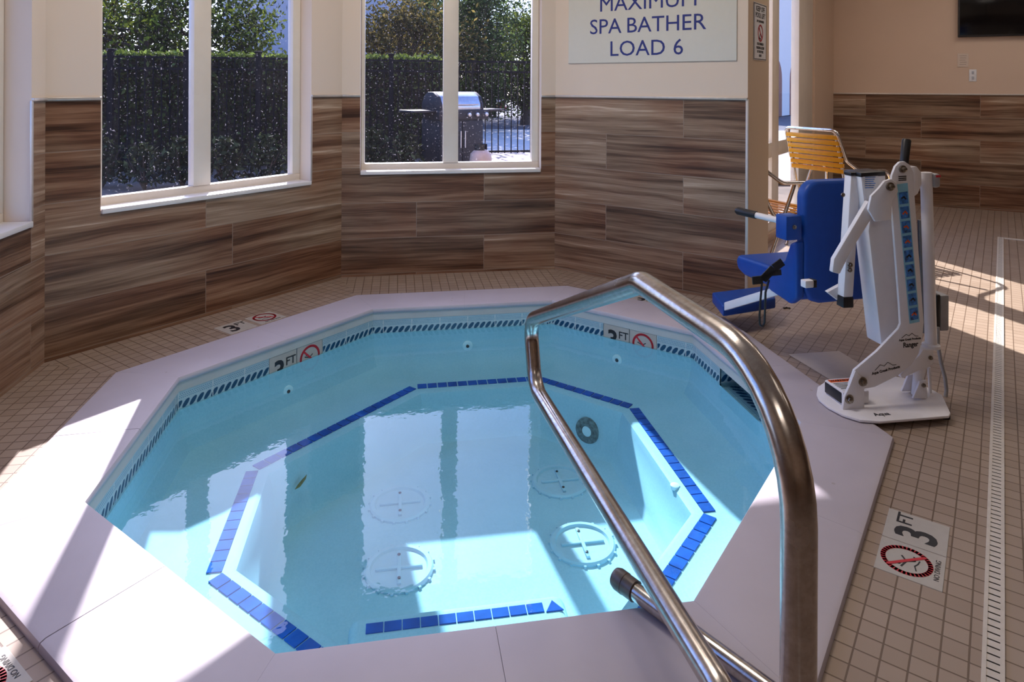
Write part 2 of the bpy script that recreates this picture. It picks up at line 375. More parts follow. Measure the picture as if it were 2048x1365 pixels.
def fillet(pts, r, n=8):
    P = [V(p) for p in pts]; out = [P[0]]
    rr = r if isinstance(r, (list, tuple)) else [r] * len(P)
    for i in range(1, len(P) - 1):
        a, b_, c = P[i - 1], P[i], P[i + 1]; u = (a - b_).normalized(); w = (c - b_).normalized()
        ang = u.angle(w); d = min(rr[i] / math.tan(ang / 2), (a - b_).length * 0.49, (c - b_).length * 0.49)
        s, e = b_ + u * d, b_ + w * d; rad = d * math.tan(ang / 2)
        cen = b_ + (u + w).normalized() * (rad / math.sin(ang / 2))
        v0, v1 = s - cen, e - cen; th = v0.angle(v1)
        for k in range(n + 1):
            t = k / n; out.append(cen + (v0 * math.sin((1 - t) * th) + v1 * math.sin(t * th)) / math.sin(th))
    out.append(P[-1]); return out

# ------------------------------------------------------------------ plan of the room and the spa
S = math.sqrt(0.5); SS = V((S, S, 0)); SD = V((S, -S, 0)); SU = V((-S, S, 0))
P1 = V((-0.35576, 4.49755, 0)); P2 = P1 + V((1.3983, 0, 0)); P0 = P1 - SS * 1.6693; P3 = P2 + SD * 1.2775
PE = P3 + SS * 0.427; C4 = V((4.70, 6.82, 0)); PW = C4 - SS * 3.80
FD = V((0.82, -0.572, 0)).normalized(); C5 = C4 + FD * 6.6; C6 = V((C5.x, -3.0, 0)); C7 = V((P0.x, -3.0, 0))
TILE = 1.162
PC = V((0.27987, 2.65127, 0))
RI = [1.12421, 1.20549, 1.160, 1.08708, 1.12509, 1.17164, 1.16883, 1.08449]     # back, back-right, right, front-right, front, front-left, left, back-left
RO = [1.40087, 1.51589, 1.42395, 1.37761, 1.42671, 1.46036, 1.4519, 1.35642]
def nrm8(j): a = math.pi / 2 - math.pi / 4 * j; return V((math.cos(a), math.sin(a), 0))
def octa(r, z=0.0):
    out = []                                           # vertex k lies between edges k and k+1
    for k in range(8):
        a, b_ = nrm8(k), nrm8(k + 1); ra, rb = r[k], r[(k + 1) % 8]
        det = a.x * b_.y - a.y * b_.x
        out.append(V((PC.x + (ra * b_.y - rb * a.y) / det, PC.y + (a.x * rb - b_.x * ra) / det, z)))
    return out
def grow(r, d): return [x + d for x in r]

# ------------------------------------------------------------------ room shell
def wall(name, A, B, openings=(), tile=True, mats=(PLANK_R, PAINT), thick=0.16, top=CEIL, reveal=True, t_off=0.0):
    A, B = V(A), V(B); t = (B - A).normalized(); n = V((-t.y, t.x, 0)); L = (B - A).length
    ts = sorted({0.0, L} | {k for o in openings for k in o[:2]}); zs = sorted({0.0, top} | ({TILE} if tile else set()) | {k for o in openings for k in o[2:]})
    mb = MB(); P = lambda a, z, o=0: A + t * a + n * o + V((0, 0, z))
    for a, b_ in zip(ts, ts[1:]):
        for z0, z1 in zip(zs, zs[1:]):
            if any(o[0] - 1e-6 <= a and b_ <= o[1] + 1e-6 and o[2] - 1e-6 <= z0 and z1 <= o[3] + 1e-6 for o in openings): continue
            mi = 0 if tile and z1 <= TILE + 1e-6 else 1
            mb.face([P(a, z0), P(b_, z0), P(b_, z1), P(a, z1)], [(a + t_off, z0), (b_ + t_off, z0), (b_ + t_off, z1), (a + t_off, z1)], mi)
            mb.face([P(a, z0, thick), P(a, z1, thick), P(b_, z1, thick), P(b_, z0, thick)], None, 1)
    for t0, t1, z0, z1 in openings:
        for q in ([(t0, z0), (t0, z1)], [(t1, z1), (t1, z0)], [(t1, z0), (t0, z0)], [(t0, z1), (t1, z1)]):
            (a, za), (b_, zb) = q
            mb.face([P(a, za), P(b_, zb), P(b_, zb, thick), P(a, za, thick)], None, 1)
    return struct(mb.build(name, list(mats), None, False)), (lambda a, z, o=0: P(a, z, o)), t, n
WTOP = 1.96
_, WL2, tL2, nL2 = wall('wall_left', C7, P0, [((P0 - C7).length - 2.4, (P0 - C7).length - 0.116, 0.625, WTOP)], mats=(PLANK_L, PAINT), t_off=-0.3)
_, WL1, tL1, nL1 = wall('wall_bay_left', P0, P1, [(0.229, 1.431, 0.622, WTOP)], mats=(PLANK_L, PAINT))
_, WB, tB, nB = wall('wall_bay_back', P1, P2, [(0.115, 1.302, 0.655, WTOP)], mats=(PLANK_B, PAINT))
_, WR, tR, nR = wall('wall_bay_right', P2, P3, mats=(PLANK_R, PAINT))
_, WE, tE, nE = wall('wall_pillar_end', P3, PE, tile=False, mats=(PAINTP, PAINTP))
wall('wall_pillar_return', PE, PW, tile=False, mats=(PAINTP, PAINTP), thick=0.08)
_, WC, tC, nC = wall('wall_storefront', PW, C4, [(0.80, 2.88, 0.06, 2.75)], tile=False, mats=(PAINT2, PAINT2))
_, WF, tF, nF = wall('wall_far', C4, C5, mats=(PLANK_F, PAINT2))
wall('wall_right', C5, C6, mats=(PLANK_F, PAINT2)); wall('wall_rear', C6, C7, mats=(PLANK_F, PAINT2))
room = [P0, P1, P2, P3, PE, PW, C4, C5, C6, C7]
mb = MB(); mb.face([p + V((0, 0, CEIL)) for p in room]); struct(mb.build('ceiling', CEILM, None, False))
OU = octa(grow(RO, -0.03)); oA, oH, oG, oF, oE, oD, oC, oB = OU
mb = MB(); left = V((P0.x, oD.y, 0))
mb.face([P0, oC, oB, P1], None, 0); mb.face([P1, oB, oA, P2], None, 1); mb.face([P0, left, oD, oC], None, 1)
loop = [P2, oA, oH, oG, oF, oE, oD, left, C7, C6, C5, C4, PW, PE, P3]
for tri in tessellate_polygon([loop]): mb.face([loop[i] for i in tri], None, 0)
bmesh.ops.remove_doubles(mb.b, verts=mb.b.verts, dist=1e-4); bmesh.ops.recalc_face_normals(mb.b, faces=mb.b.faces)
fl = struct(mb.build('floor', [FLOOR45, FLOOR0], None, False))
if sum(p.normal.z for p in fl.data.polygons) < 0: fl.data.flip_normals()

def strip(name, pts, r, mat):
    mb = MB(); mb.tube(pts, r, 8); return struct(mb.build(name, mat))
def bar(mb, Wf, t, n, t0, t1, z0, z1, o0, o1, bevel=0.002):
    mt = M.Identity(4); c = Wf((t0 + t1) / 2, (z0 + z1) / 2, (o0 + o1) / 2)
    for i in range(3): mt[i][0], mt[i][1], mt[i][2], mt[i][3] = t[i], n[i], (0, 0, 1)[i], c[i]
    mb.box((0, 0, 0), (t1 - t0, o1 - o0, z1 - z0), mt, bevel)
# pale edging along the top of the tiling and at the open tile ends
ti = 0
for Wf, t, n, runs in ((WL1, tL1, nL1, [(0, 0.229), (1.431, 1.669)]), (WB, tB, nB, [(0, 0.115), (1.302, 1.398)]), (WR, tR, nR, [(0, 1.2775)]), (WF, tF, nF, [(0, 6.6)]),
                       (WL2, tL2, nL2, [((P0 - C7).length - 0.116, (P0 - C7).length)])):
    ti += 1; mb = MB()
    for a, b_ in runs: bar(mb, Wf, t, n, a, b_, TILE - 0.004, TILE + 0.010, -0.012, 0.002)
    struct(mb.build('trim_%d' % ti, TRIMM))
mb = MB(); bar(mb, WR, tR, nR, 1.2675, 1.2835, 0, TILE, -0.006, 0.006); struct(mb.build('trim_6', TRIMM))
mb = MB(); L = (P0 - C7).length; bar(mb, WL2, tL2, nL2, L - 0.122, L - 0.108, 0.62, TILE, -0.006, 0.004); struct(mb.build('trim_7', TRIMM))
mb = MB(); bar(mb, WL1, tL1, nL1, 1.425, 1.437, 0.64, TILE, -0.005, 0.003); struct(mb.build('trim_8', TRIMM))

def window(idx, Wf, t, n, t0, t1, z0, z1, glass, mull, o0, o1, fl_, fr_, fb_, rail=None, fmat=WHITEF, sill=True):
    e = bpy.data.objects.new('window_%d' % idx, None); COL.objects.link(e); e.location = Wf((t0 + t1) / 2, z0, 0); struct(e)
    mb = MB()
    bar(mb, Wf, t, n, t0, t0 + fl_, z0 + fb_, z1 - 0.05, o0, o1); bar(mb, Wf, t, n, t1 - fr_, t1, z0 + fb_, z1 - 0.05, o0, o1)
    bar(mb, Wf, t, n, t0, t1, z0, z0 + fb_, o0, o1); bar(mb, Wf, t, n, t0, t1, z1 - 0.05, z1, o0, o1)
    struct(mb.build('window_frame', fmat, e))
    edges = [t0 + fl_] + [x for mu in mull for x in mu] + [t1 - fr_]
    for a, b_ in mull:
        mb = MB(); bar(mb, Wf, t, n, a, b_, z0 + fb_, z1 - 0.05, o0 - 0.006, o1); struct(mb.build('mullion', fmat, e))
    if rail:
        mb = MB(); bar(mb, Wf, t, n, t0 + fl_, t1 - fr_, rail[0], rail[1], o0 - 0.003, o1); struct(mb.build('window_rail', fmat, e))
    for a, b_ in zip(edges[::2], edges[1::2]):
        mb = MB(); o = (o0 + o1) / 2; mb.face([Wf(a, z0 + fb_, o), Wf(b_, z0 + fb_, o), Wf(b_, z1 - 0.05, o), Wf(a, z1 - 0.05, o)])
        struct(mb.build('window_pane', glass, e, False))
    if sill:
        mb = MB(); bar(mb, Wf, t, n, t0 + 0.001, t1 - 0.001, z0 - 0.012, z0 + 0.012, -0.012, o0 + 0.01, 0.004); struct(mb.build('window_sill', SILLM, e))
    return e
window(1, WL1, tL1, nL1, 0.231, 1.429, 0.634, WTOP, GLASS, [(0.739, 0.837)], 0.105, 0.155, 0.05, 0.055, 0.05)
window(2, WB, tB, nB, 0.117, 1.300, 0.667, WTOP, GLASS, [(0.652, 0.752)], 0.085, 0.140, 0.022, 0.045, 0.05)
window(3, WL2, tL2, nL2, L - 2.398, L - 0.118, 0.637, WTOP, GLASS, [(L - 1.32, L - 1.22)], 0.105, 0.155, 0.05, 0.05, 0.05)
window(4, WC, tC, nC, 0.80, 2.88, 0.06, 2.75, GLASSC, [(1.40, 1.60)], 0.02, 0.09, 0.05, 0.56, 0.08, rail=(0.66, 0.78), sill=False)

# ------------------------------------------------------------------ hot tub
tub = thing('hot_tub', PC, 'octagonal in-ground hot tub with white stone coping and pale aqua plaster shell', 'hot tub')
vi, vo = octa(RI), octa(RO)
PROF = [(0.0, 0.0), (0.0, 0.010), (0.012, 0.017), (0.05, 0.021), (0.96, 0.021), (0.985, 0.0195), (0.997, 0.014), (1.0, 0.006), (0.998, 0.0), (0.985, -0.004), (0.90, -0.008), (0.5, -0.012), (0.0, -0.015)]
def slab(k, u0, u1, g0, g1):
    """one cast slab of the coping on edge k (vertex k-1 to vertex k)"""
    a, b_ = vi[k - 1], vi[k]; c, d = vo[k - 1], vo[k]; Ln = (b_ - a).length
    mb = MB(); rings = []
    us = [u0 + g0 / Ln + (u1 - u0 - (g0 + g1) / Ln) * q / 4 for q in range(5)]
    for u in us:
        pi, po = a.lerp(b_, u), c.lerp(d, u)
        rings.append([mb.b.verts.new(po.lerp(pi, s_) + V((0, 0, z))) for s_, z in PROF])
    n = len(PROF)
    for r0, r1 in zip(rings, rings[1:]):
        for i in range(n): mb.b.faces.new((r0[i], r0[(i + 1) % n], r1[(i + 1) % n], r1[i]))
    mb.b.faces.new(rings[0]); mb.b.faces.new(rings[-1][::-1])
    bmesh.ops.recalc_face_normals(mb.b, faces=mb.b.faces)
    mb.build('coping_slab', COPING, tub)
for k in range(8):
    j = 0.0012 if k in (5, 6) else 0.0005 if k == 4 else 0.0002
    slab(k, 0, 0.5, 0.0002, j); slab(k, 0.5, 1, j, 0.0009 if k in (5,) else 0.0002)
WZ, BZ, FZ = -0.111, -0.32, -0.55
BLUE_O = [0.925, 0.985, 0.870, 0.850, 0.905, 0.885, 0.875, 0.795]
NOSE = [x - 0.092 for x in BLUE_O]
mb = MB()
rings = [(grow(RI, 0.006), -0.003), (grow(RI, 0.002), -0.041), (grow(RI, 0.0175), -0.042), (grow(RI, 0.0175), WZ - 0.004), (grow(RI, -0.002), WZ - 0.004), (grow(RI, -0.006), -0.16), (grow(RI, -0.018), -0.22), (grow(RI, -0.05), -0.275),
         ([RI[i] * 0.6 + NOSE[i] * 0.4 for i in range(8)], -0.312), ([RI[i] * 0.3 + NOSE[i] * 0.7 for i in range(8)], BZ), (grow(NOSE, 0.02), BZ), (grow(NOSE, 0.004), BZ - 0.008), (grow(NOSE, -0.006), BZ - 0.03),
         (grow(NOSE, -0.035), FZ + 0.03), (grow(NOSE, -0.06), FZ)]
SK0, SK1 = 2.905, 2.56                                   # the skimmer mouth in the right-hand side
prev = None
for r, z in rings:
    cur = octa(r, z)
    if prev:
        for k in range(8):
            if -0.12 < z < -0.0415 and k == 2: continue
            mb.face([prev[k - 1], prev[k], cur[k], cur[k - 1]], None, 1 if z > -0.0415 else 0)
    prev = cur
xr = PC.x + RI[2]
for (y0, y1) in ((vi[1].y + 0.005, SK0), (SK1, vi[2].y - 0.005)):
    mb.face([(xr + 0.0175, y0, -0.036), (xr + 0.0175, y1, -0.036), (xr + 0.0175, y1, WZ - 0.004), (xr + 0.0175, y0, WZ - 0.004)])
    mb.face([(xr + 0.0175, y0, WZ - 0.004), (xr + 0.0175, y1, WZ - 0.004), (xr - 0.002, y1, WZ - 0.004), (xr - 0.002, y0, WZ - 0.004)])
mb.face(prev)
bmesh.ops.remove_doubles(mb.b, verts=mb.b.verts, dist=1e-4)
mb.build('shell', [PLASTER, plain('grey_white_plaster', (0.43, 0.47, 0.47), 0.7, var=0.06, scale=7)], tub)
# entry step at the near side
mb = MB(); mb.box((0.185, 1.80, (BZ + FZ) / 2), (0.64, 0.50, BZ - FZ), None, 0.03, 4); mb.build('entry_step', PLASTER, tub)
mb = MB(); x = -0.085
while x < 0.40:
    mb.box((x + 0.0245, 1.992, BZ + 0.001), (0.049, 0.036, 0.004), None, 0.0006, 1); x += 0.052
mb.prism([(0.437, 1.972, BZ), (0.490, 1.972, BZ), (0.463, 2.014, BZ)], (0, 0, 0.003)); mb.build('edge_tile_row', BLUET, tub)
# waterline tiles
vb = octa(grow(RI, 0.004))
def band(a, b_, u0=0.0):
    mb = MB(); Ln = (b_ - a).length; z0, z1 = V((0, 0, -0.041)), V((0, 0, -0.194))
    mb.face([a + z1, b_ + z1, b_ + z0, a + z0], [(u0, 0.153), (u0 + Ln, 0.153), (u0 + Ln, 0), (u0, 0)]); return mb.build('waterline_tile_row', BAND, tub, False)
MARKS = {7: [0.432, 0.74], 1: [0.326, 0.634]}
for k in range(8):
    a, b_ = vb[k - 1], vb[k]; t = (b_ - a).normalized()
    if k in MARKS:
        m0, m1 = MARKS[k]; band(a, a + t * m0, 0.076); band(a + t * m1, b_, 0.076)
    elif k == 2:
        band(a, V((a.x, SK0, 0)), 0.03); band(V((a.x, SK1, 0)), b_, 0.03)
    else: band(a, b_, 0.02)
# skimmer recess
mb = MB(); x1 = xr + 0.26
def q_(pts, uv): mb.face(pts, uv)
q_([(xr + 0.01, SK0, -0.187), (x1, SK0, -0.187), (x1, SK0, -0.034), (xr + 0.01, SK0, -0.034)], [(0, .153), (.25, .153), (.25, 0), (0, 0)])
q_([(x1, SK0, -0.187), (x1, SK1, -0.187), (x1, SK1, -0.034), (x1, SK0, -0.034)], [(0, .153), (.34, .153), (.34, 0), (0, 0)])
q_([(xr + 0.01, SK1, -0.034), (x1, SK1, -0.034), (x1, SK1, -0.187), (xr + 0.01, SK1, -0.187)], [(0, 0), (.25, 0), (.25, .153), (0, .153)])
q_([(xr - 0.002, SK1, -0.130), (x1, SK1, -0.130), (x1, SK0, -0.130), (xr - 0.002, SK0, -0.130)], [(0, 0.0), (0, .20), (.34, .20), (.34, 0.0)])
mb.build('skimmer_recess', BAND, tub, False)
# cobalt tiles on the edge of the bench
bo, bi = octa(BLUE_O, BZ + 0.001), octa(grow(BLUE_O, -0.047), BZ + 0.001)
for k in range(8):
    if k == 4: continue
    a, b_ = bi[k - 1], bi[k]; t = (b_ - a).normalized(); Ln = (b_ - a).length; n = nrm8(k) * 0.047
    mb = MB(); s_ = 0.004; cnt = int((Ln - 0.004) / 0.052); pitch = (Ln - 0.004) / cnt
    for i in range(cnt):
        p = a + t * (s_ + i * pitch); q = a + t * (s_ + (i + 1) * pitch - 0.0055)
        mb.prism([p, q, q + n, p + n], (0, 0, 0.003))
    mb.build('edge_tile_row', BLUET, tub, False)
# jets and the suction fitting
for px, py, k in ((935, 692, 0), (575, 783, 7), (1235, 720, 1), (290, 1010, 6)):
    n = nrm8(k); p = at_pl(px, py, PC + n * (RI[k] - 0.012), n)
    mt = frame(p - n * 0.002, V((0, 0, 1)), (-n).cross(V((0, 0, 1)))); mb = MB(); mb.lathe([(0.028, -0.02), (0.028, 0.004), (0.024, 0.007), (0.010, 0.007), (0.009, 0.002)], mt)
    j = mb.build('jet', COVERM, tub); mb = MB(); mb.lathe([(0.008, 0.002), (0.008, 0.0085), (0.004, 0.0095)], mt, 14); mb.build('jet_nozzle', INK, j)
mb = MB(); p = V(at_z(1350, 972, BZ)); mb.lathe([(0.018, -0.01), (0.018, 0.003), (0.013, 0.005)], M.Translation(p)); mb.build('jet', COVERM, tub)
n = nrm8(1); p = at_pl(1175, 862, PC + n * (NOSE[1] - 0.022), n)
mt = frame(p, V((0, 0, 1)), (-n).cross(V((0, 0, 1)))); mb = MB()
mb.lathe([(0.062, -0.03), (0.062, 0.008), (0.056, 0.012), (0.028, 0.012), (0.026, 0.006)], mt, 36)
sf = mb.build('suction_fitting', plain('weathered_grey_fitting', (0.13, 0.17, 0.17), 0.5, var=0.6, scale=60), tub)
mb = MB(); mb.lathe([(0.025, 0.004), (0.025, 0.010), (0.012, 0.012)], mt, 24); mb.build('fitting_hub', COVERM, sf)
# water
mb = MB(); mb.face([p + V((0, 0, WZ)) for p in octa(grow(RI, 0.011))]); mb.face([(xr + 0.011, SK1, WZ), (x1 - 0.001, SK1, WZ), (x1 - 0.001, SK0, WZ), (xr + 0.011, SK0, WZ)])
bmesh.ops.recalc_face_normals(mb.b, faces=mb.b.faces)
w = mb.build('water', WATER, None, False); tag(w, 'still clear turquoise water filling the octagonal hot tub', 'water', kind='stuff')
if w.data.polygons[0].normal.z < 0: w.data.flip_normals()
# round drain covers
for (px, py), place in (((800, 1010), 'far left one of four, under the pale window reflection'), ((798, 1140), 'near left one of four, edge touching the sunlit patch'),
                        ((1120, 965), 'far right one of four, beside the handrail and fully shaded'), ((1165, 1090), 'near right one of four, half in the sunlit patch')):
    p = at_z(px, py, FZ); c = thing('drain_cover', p, 'round spa floor drain cover, ' + place, 'drain cover', 'round drain covers on the spa floor')
    mb = MB(); mt = M.Translation(p); mb.lathe([(0.127, 0.0), (0.127, 0.007), (0.120, 0.013), (0.106, 0.013), (0.101, 0.004)], mt, 48)
    for k in range(16):
        a = k * math.pi / 8 + 0.2; mb.box((0.126, 0, 0.004), (0.016, 0.010, 0.008), mt @ M.Rotation(a, 4, 'Z'))
    mb.build('rim', COVERP, c)
    mb = MB(); mb.box((0, 0, 0.008), (0.17, 0.014, 0.010), mt, 0.002); mb.box((0, 0, 0.0082), (0.014, 0.17, 0.010), mt, 0.002); mb.build('cross_rib', COVERP, c)
    for sgn in (-1, 1):
        mb = MB(); mb.lathe([(0.006, 0.011), (0.006, 0.016), (0.002, 0.017)], mt @ M.Translation((0, sgn * 0.062, 0)), 12); mb.build('screw', INK, c)
n = nrm8(7); p = at_pl(600, 965, PC + n * (NOSE[7] - 0.030), n); mt = frame(p - n * 0.003, V((0, 0, 1)).cross(-n), V((0, 0, 1))); mb = MB()
mb.prism([mt @ V(q) for q in ((-.028, -.016, 0), (-.006, -.014, .004), (.020, .006, .006), (.030, .020, .002), (.006, .012, .004), (-.018, -.002, .003))], -n * 0.0015)
tag(mb.build('sunken_leaf', plain('brown_leaf', (0.22, 0.17, 0.05), 0.8, var=0.3)), 'small brown leaf stuck under water below the back-left bench edge', 'leaf')

# ------------------------------------------------------------------ depth markers (6-inch tiles)
def no_dive(mt, size, parent, words=True):
    mb = MB(); r = size * 0.36; ring2d(mb, r, size * 0.075, mt, (0, size * 0.06)); a = math.radians(135)
    strip2d(mb, [(-r * 0.7, size * 0.06 + r * 0.7), (r * 0.7, size * 0.06 - r * 0.7)], size * 0.06, mt, 0.0008); mb.build('prohibition_ring', RED, parent, False)
    mb = MB(); s_ = size
    strip2d(mb, [(-0.20 * s_, 0.12 * s_), (-0.02 * s_, 0.06 * s_), (0.10 * s_, 0.14 * s_)], 0.03 * s_, mt, 0.0005); strip2d(mb, [(-0.02 * s_, 0.06 * s_), (0.06 * s_, -0.06 * s_), (0.17 * s_, -0.04 * s_)], 0.03 * s_, mt, 0.0005)
    strip2d(mb, [(-0.20 * s_, -0.10 * s_), (-0.08 * s_, -0.07 * s_), (0.0, -0.11 * s_), (0.1 * s_, -0.13 * s_)], 0.02 * s_, mt, 0.0005); ring2d(mb, 0.025 * s_, 0.02 * s_, mt, (-0.13 * s_, 0.17 * s_), 0.0005, 10)
    mb.build('diver_symbol', INK, parent, False)
    mb = MB(); text_into(mb, 'NO DIVING', size * 0.115, mt, (0.02 * size, -0.40 * size)); mb.build('caption', INK, parent, False)
def three_ft(mt, size, parent):
    mb = MB(); text_into(mb, '3', size * 0.92, mt, (-size * 0.14, -size * 0.04), bold=size * 0.022, sx=0.95); text_into(mb, 'FT', size * 0.36, mt, (size * 0.28, size * 0.20), bold=size * 0.004)
    mb.build('numeral', INK, parent, False)
def marker(o, x, y, kind, label, off=0.0):
    z = V(x).cross(V(y)); o = V(o) + z * off
    c = thing('depth_marker' if kind == '3' else 'no_diving_marker', o, label, 'depth marker' if kind == '3' else 'no diving sign', 'pool depth marker tiles')
    mt = frame(o, x, y); mb = MB(); mb.box((0, 0, -0.002), (0.1505, 0.1505, 0.005), mt, 0.001, 1); mb.build('tile', MARK, c, False)
    mt = frame(o + z * 0.0006, x, y)
    (three_ft if kind == '3' else no_dive)(mt, 0.15, c)
ed = vo[2].lerp(vo[3], 0) ; e0 = V((1.415, 1.81, 0)) + SD * 0.092
marker(e0 - SS * 0.078, SS, SU, '3', '3 FT deck tile beside the trench drain, in front of the pool lift', 0.001)
marker(e0 - SS * 0.231, SS, SU, 'n', 'NO DIVING deck tile below the 3 FT tile beside the trench drain', 0.001)
mL = at_z(472, 655)
marker(mL, SS, SU, '3', '3 FT deck tile under the left bay window', 0.001)
marker(at_z(531, 636), SS, SU, 'n', 'small-looking NO DIVING deck tile under the left bay window', 0.001)
marker(at_z(1285, 603), SD, SS, '3', '3 FT deck tile glimpsed through the handrail, before the right bay wall', 0.001)
pb = V((-0.845, 1.555, 0))
marker(pb, -SD, -SS, 'n', 'sunlit NO DIVING deck tile at the bottom left corner of the photo', 0.001)
for k, words in ((7, 'back-left pool side, left of the handrail'), (1, 'back-right pool side, seen through the handrail')):
    a, b_ = vb[k - 1], vb[k]; t = (b_ - a).normalized(); m0 = MARKS[k][0]
    for i, kd in enumerate('3n'):
        c = a + t * (m0 + 0.077 + i * 0.154) + V((0, 0, -0.1175))
        marker(c, t, V((0, 0, 1)), kd, ('3 FT' if kd == '3' else 'NO DIVING') + ' waterline tile on the ' + words, 0.0)

# ------------------------------------------------------------------ trench drain, access lid, debris
d0, d1 = V((4.897, 4.90, 0)), V((-1.0, -0.98, 0)); dt = (d1 - d0).normalized(); dn = V((-dt.y, dt.x, 0))
dr = thing('trench_drain', d0.lerp(d1, 0.6), 'long white slotted trench drain running across the right floor', 'drain')
DRM = plain('cream_drain_plastic', (0.60, 0.55, 0.49), 0.45, var=0.06)
mb = MB()
for s_ in (-1, 1):
    mb.prism([d0 + dn * s_ * 0.012, d0 + dn * s_ * 0.0205, d1 + dn * s_ * 0.0205, d1 + dn * s_ * 0.012], (0, 0, 0.004))
e2 = d0 + SD * 2.0
mb.prism([d0 + dn * 0.023 , d0 - SS * 0.05 + dn * 0.023, e2 - SS * 0.05, e2], (0, 0, 0.004)); mb.build('drain_frame', DRM, dr, False)
mb = MB(); Ln = (d1 - d0).length; i = 0
while i * 0.024 < Ln - 0.03:
    a = d0 + dt * (i * 0.024); mb.face([a + dn * 0.012 + V((0, 0, 0.003)), a + dt * 0.0195 + dn * 0.012 + V((0, 0, 0.003)), a + dt * 0.0195 - dn * 0.012 + V((0, 0, 0.003)), a - dn * 0.012 + V((0, 0, 0.003))]); i += 1
mb.mi = 1; mb.face([d0 + dn * 0.012 + V((0, 0, 0.001)), d0 - dn * 0.012 + V((0, 0, 0.001)), d1 - dn * 0.012 + V((0, 0, 0.001)), d1 + dn * 0.012 + V((0, 0, 0.001))])
mb.build('drain_grate', [DRM, plain('dark_slot', (0.10, 0.09, 0.08), 0.8)], dr, False)
q = [at_z(*p) for p in ((1583, 712), (1672, 705), (1738, 752), (1700, 790), (1660, 778))]
mb = MB(); mb.prism([(1.80, 2.585, 0.0), (2.03, 2.585, 0.0), (2.03, 2.895, 0.0), (1.775, 2.895, 0.0)], (0, 0, 0.005), 0.002)
tag(mb.build('access_lid', plain('beige_lid', (0.50, 0.42, 0.35), 0.5, var=0.03)), 'square beige skimmer access lid set in the floor behind the pool lift', 'access lid')
mb = MB(); p = at_z(1573, 618)
for dx, dy in ((-.012, 0), (.004, .006), (.014, -.004)): mb.lathe([(0.002, 0), (0.008, 0.003), (0.006, 0.007), (0.001, 0.009)], M.Translation(p + V((dx, dy, 0))), 8)
tag(mb.build('dead_leaf', plain('black_crumb', (0.03, 0.02, 0.015), 0.9)), 'tiny dark dead leaf on the floor under the blue seat', 'leaf')

# ------------------------------------------------------------------ handrail and loose pipe
hr = thing('handrail', (0.54, 0.865, 0), 'tall bent stainless steel pool handrail at the front right of the tub', 'handrail')
path = fillet([(0.546, 0.863, 0.0), (0.546, 0.863, 0.822), (0.506, 1.375, 0.822), (0.4485, 2.30, 0.432), (0.452, 2.225, 0.2325), (0.538, 0.985, 0.2325), (0.538, 0.985, 0.0)], [0, 0.19, 0.09, 0.075, 0.09, 0.1, 0], 10)
mb = MB(); mb.tube(path, 0.0241, 28); mb.build('rail_tube', STEEL, hr)
for (x, y) in ((0.546, 0.863), (0.538, 0.985)):
    mb = MB(); mb.lathe([(0.055, 0.0), (0.055, 0.006), (0.035, 0.022), (0.0255, 0.024)], M.Translation((x, y, 0.0)), 30); mb.build('base_flange', STEEL, hr)
pp = thing('steel_pipe', (0.62, 1.43, 0.021), 'short stainless pipe with a round end cap lying across the front coping', 'pipe')
a, b_ = V((0.545, 1.560, 0.0435)), V((0.745, 1.215, 0.0435)); u = (b_ - a).normalized()
mb = MB(); mb.tube([a, b_], 0.0195, 20); mb.build('pipe_tube', STEEL, pp)
mt = frame(a, u.cross(V((0, 0, 1))), V((0, 0, 1))); mt = frame(a, V((0, 0, 1)).cross(u), V((0, 0, 1)))
mb = MB(); z = (mt.to_3x3() @ V((0, 0, 1))); sg = 1 if z.dot(-u) > 0 else -1
mb.lathe([(0.0235, -0.022 * sg), (0.0235, 0.008 * sg), (0.0245, 0.009 * sg), (0.0245, 0.030 * sg), (0.021, 0.040 * sg), (0.011, 0.046 * sg), (0.002, 0.0475 * sg)], mt, 26)
mb.build('end_cap', plain('dull_brown_cap', (0.16, 0.13, 0.11), 0.42, 0.7, var=0.15), pp)

# ------------------------------------------------------------------ wall signs, screen, notices
sg = thing('bather_load_sign', WR(0.66, 1.38, -0.004), 'large pale sign with navy MAXIMUM SPA BATHER LOAD 6 lettering on right bay wall', 'sign')
mb = MB(); bar(mb, WR, tR, nR, 0.105, 1.216, 1.382, 2.16, -0.008, -0.001, 0.001); mb.build('sign_panel', SIGNM, sg, False)
mt0 = frame(WR(0, 0, -0.0085), tR, V((0, 0, 1)))
for s_, tc, zc in (('SPA POOL', 0.66, 2.02), ('CAPACITY', 0.66, 1.89), ('MAXIMUM', 0.660, 1.752), ('SPA', 0.378, 1.610), ('BATHER', 0.781, 1.610), ('LOAD', 0.598, 1.466), ('6', 0.868, 1.466)):
    if zc > 1.85: continue
    mb = MB(); text_into(mb, s_, 0.136, mt0, (tc, zc), 0.0008, 0.0, 1.035); mb.build('lettering', NAVY, sg, False)
ks = thing('pool_lift_sign', WE(0.225, 1.39, -0.003), 'narrow white KEEP OFF POOL LIFT sign on the beige pillar edge', 'sign')
mb = MB(); bar(mb, WE, tE, nE, 0.10, 0.352, 1.39, 1.725, -0.004, -0.001, 0.0006); mb.build('sign_panel', WHITEL, ks, False)
mt0 = frame(WE(0.226, 0, -0.0045), tE, V((0, 0, 1)))
for s_, zc, sz in (('KEEP OFF', 1.690, 0.042), ('POOL LIFT', 1.652, 0.042), ('LIFT IS INTENDED', 1.618, 0.018), ('FOR DISABLED', 1.485, 0.02), ('PERSONS ACCESS', 1.462, 0.02), ('TO THE POOL', 1.439, 0.02), ('ONLY', 1.416, 0.02)):
    mb = MB(); text_into(mb, s_, sz, mt0, (0, zc), 0.0004, 0.0006); mb.build('lettering', INK, ks, False)
mb = MB()
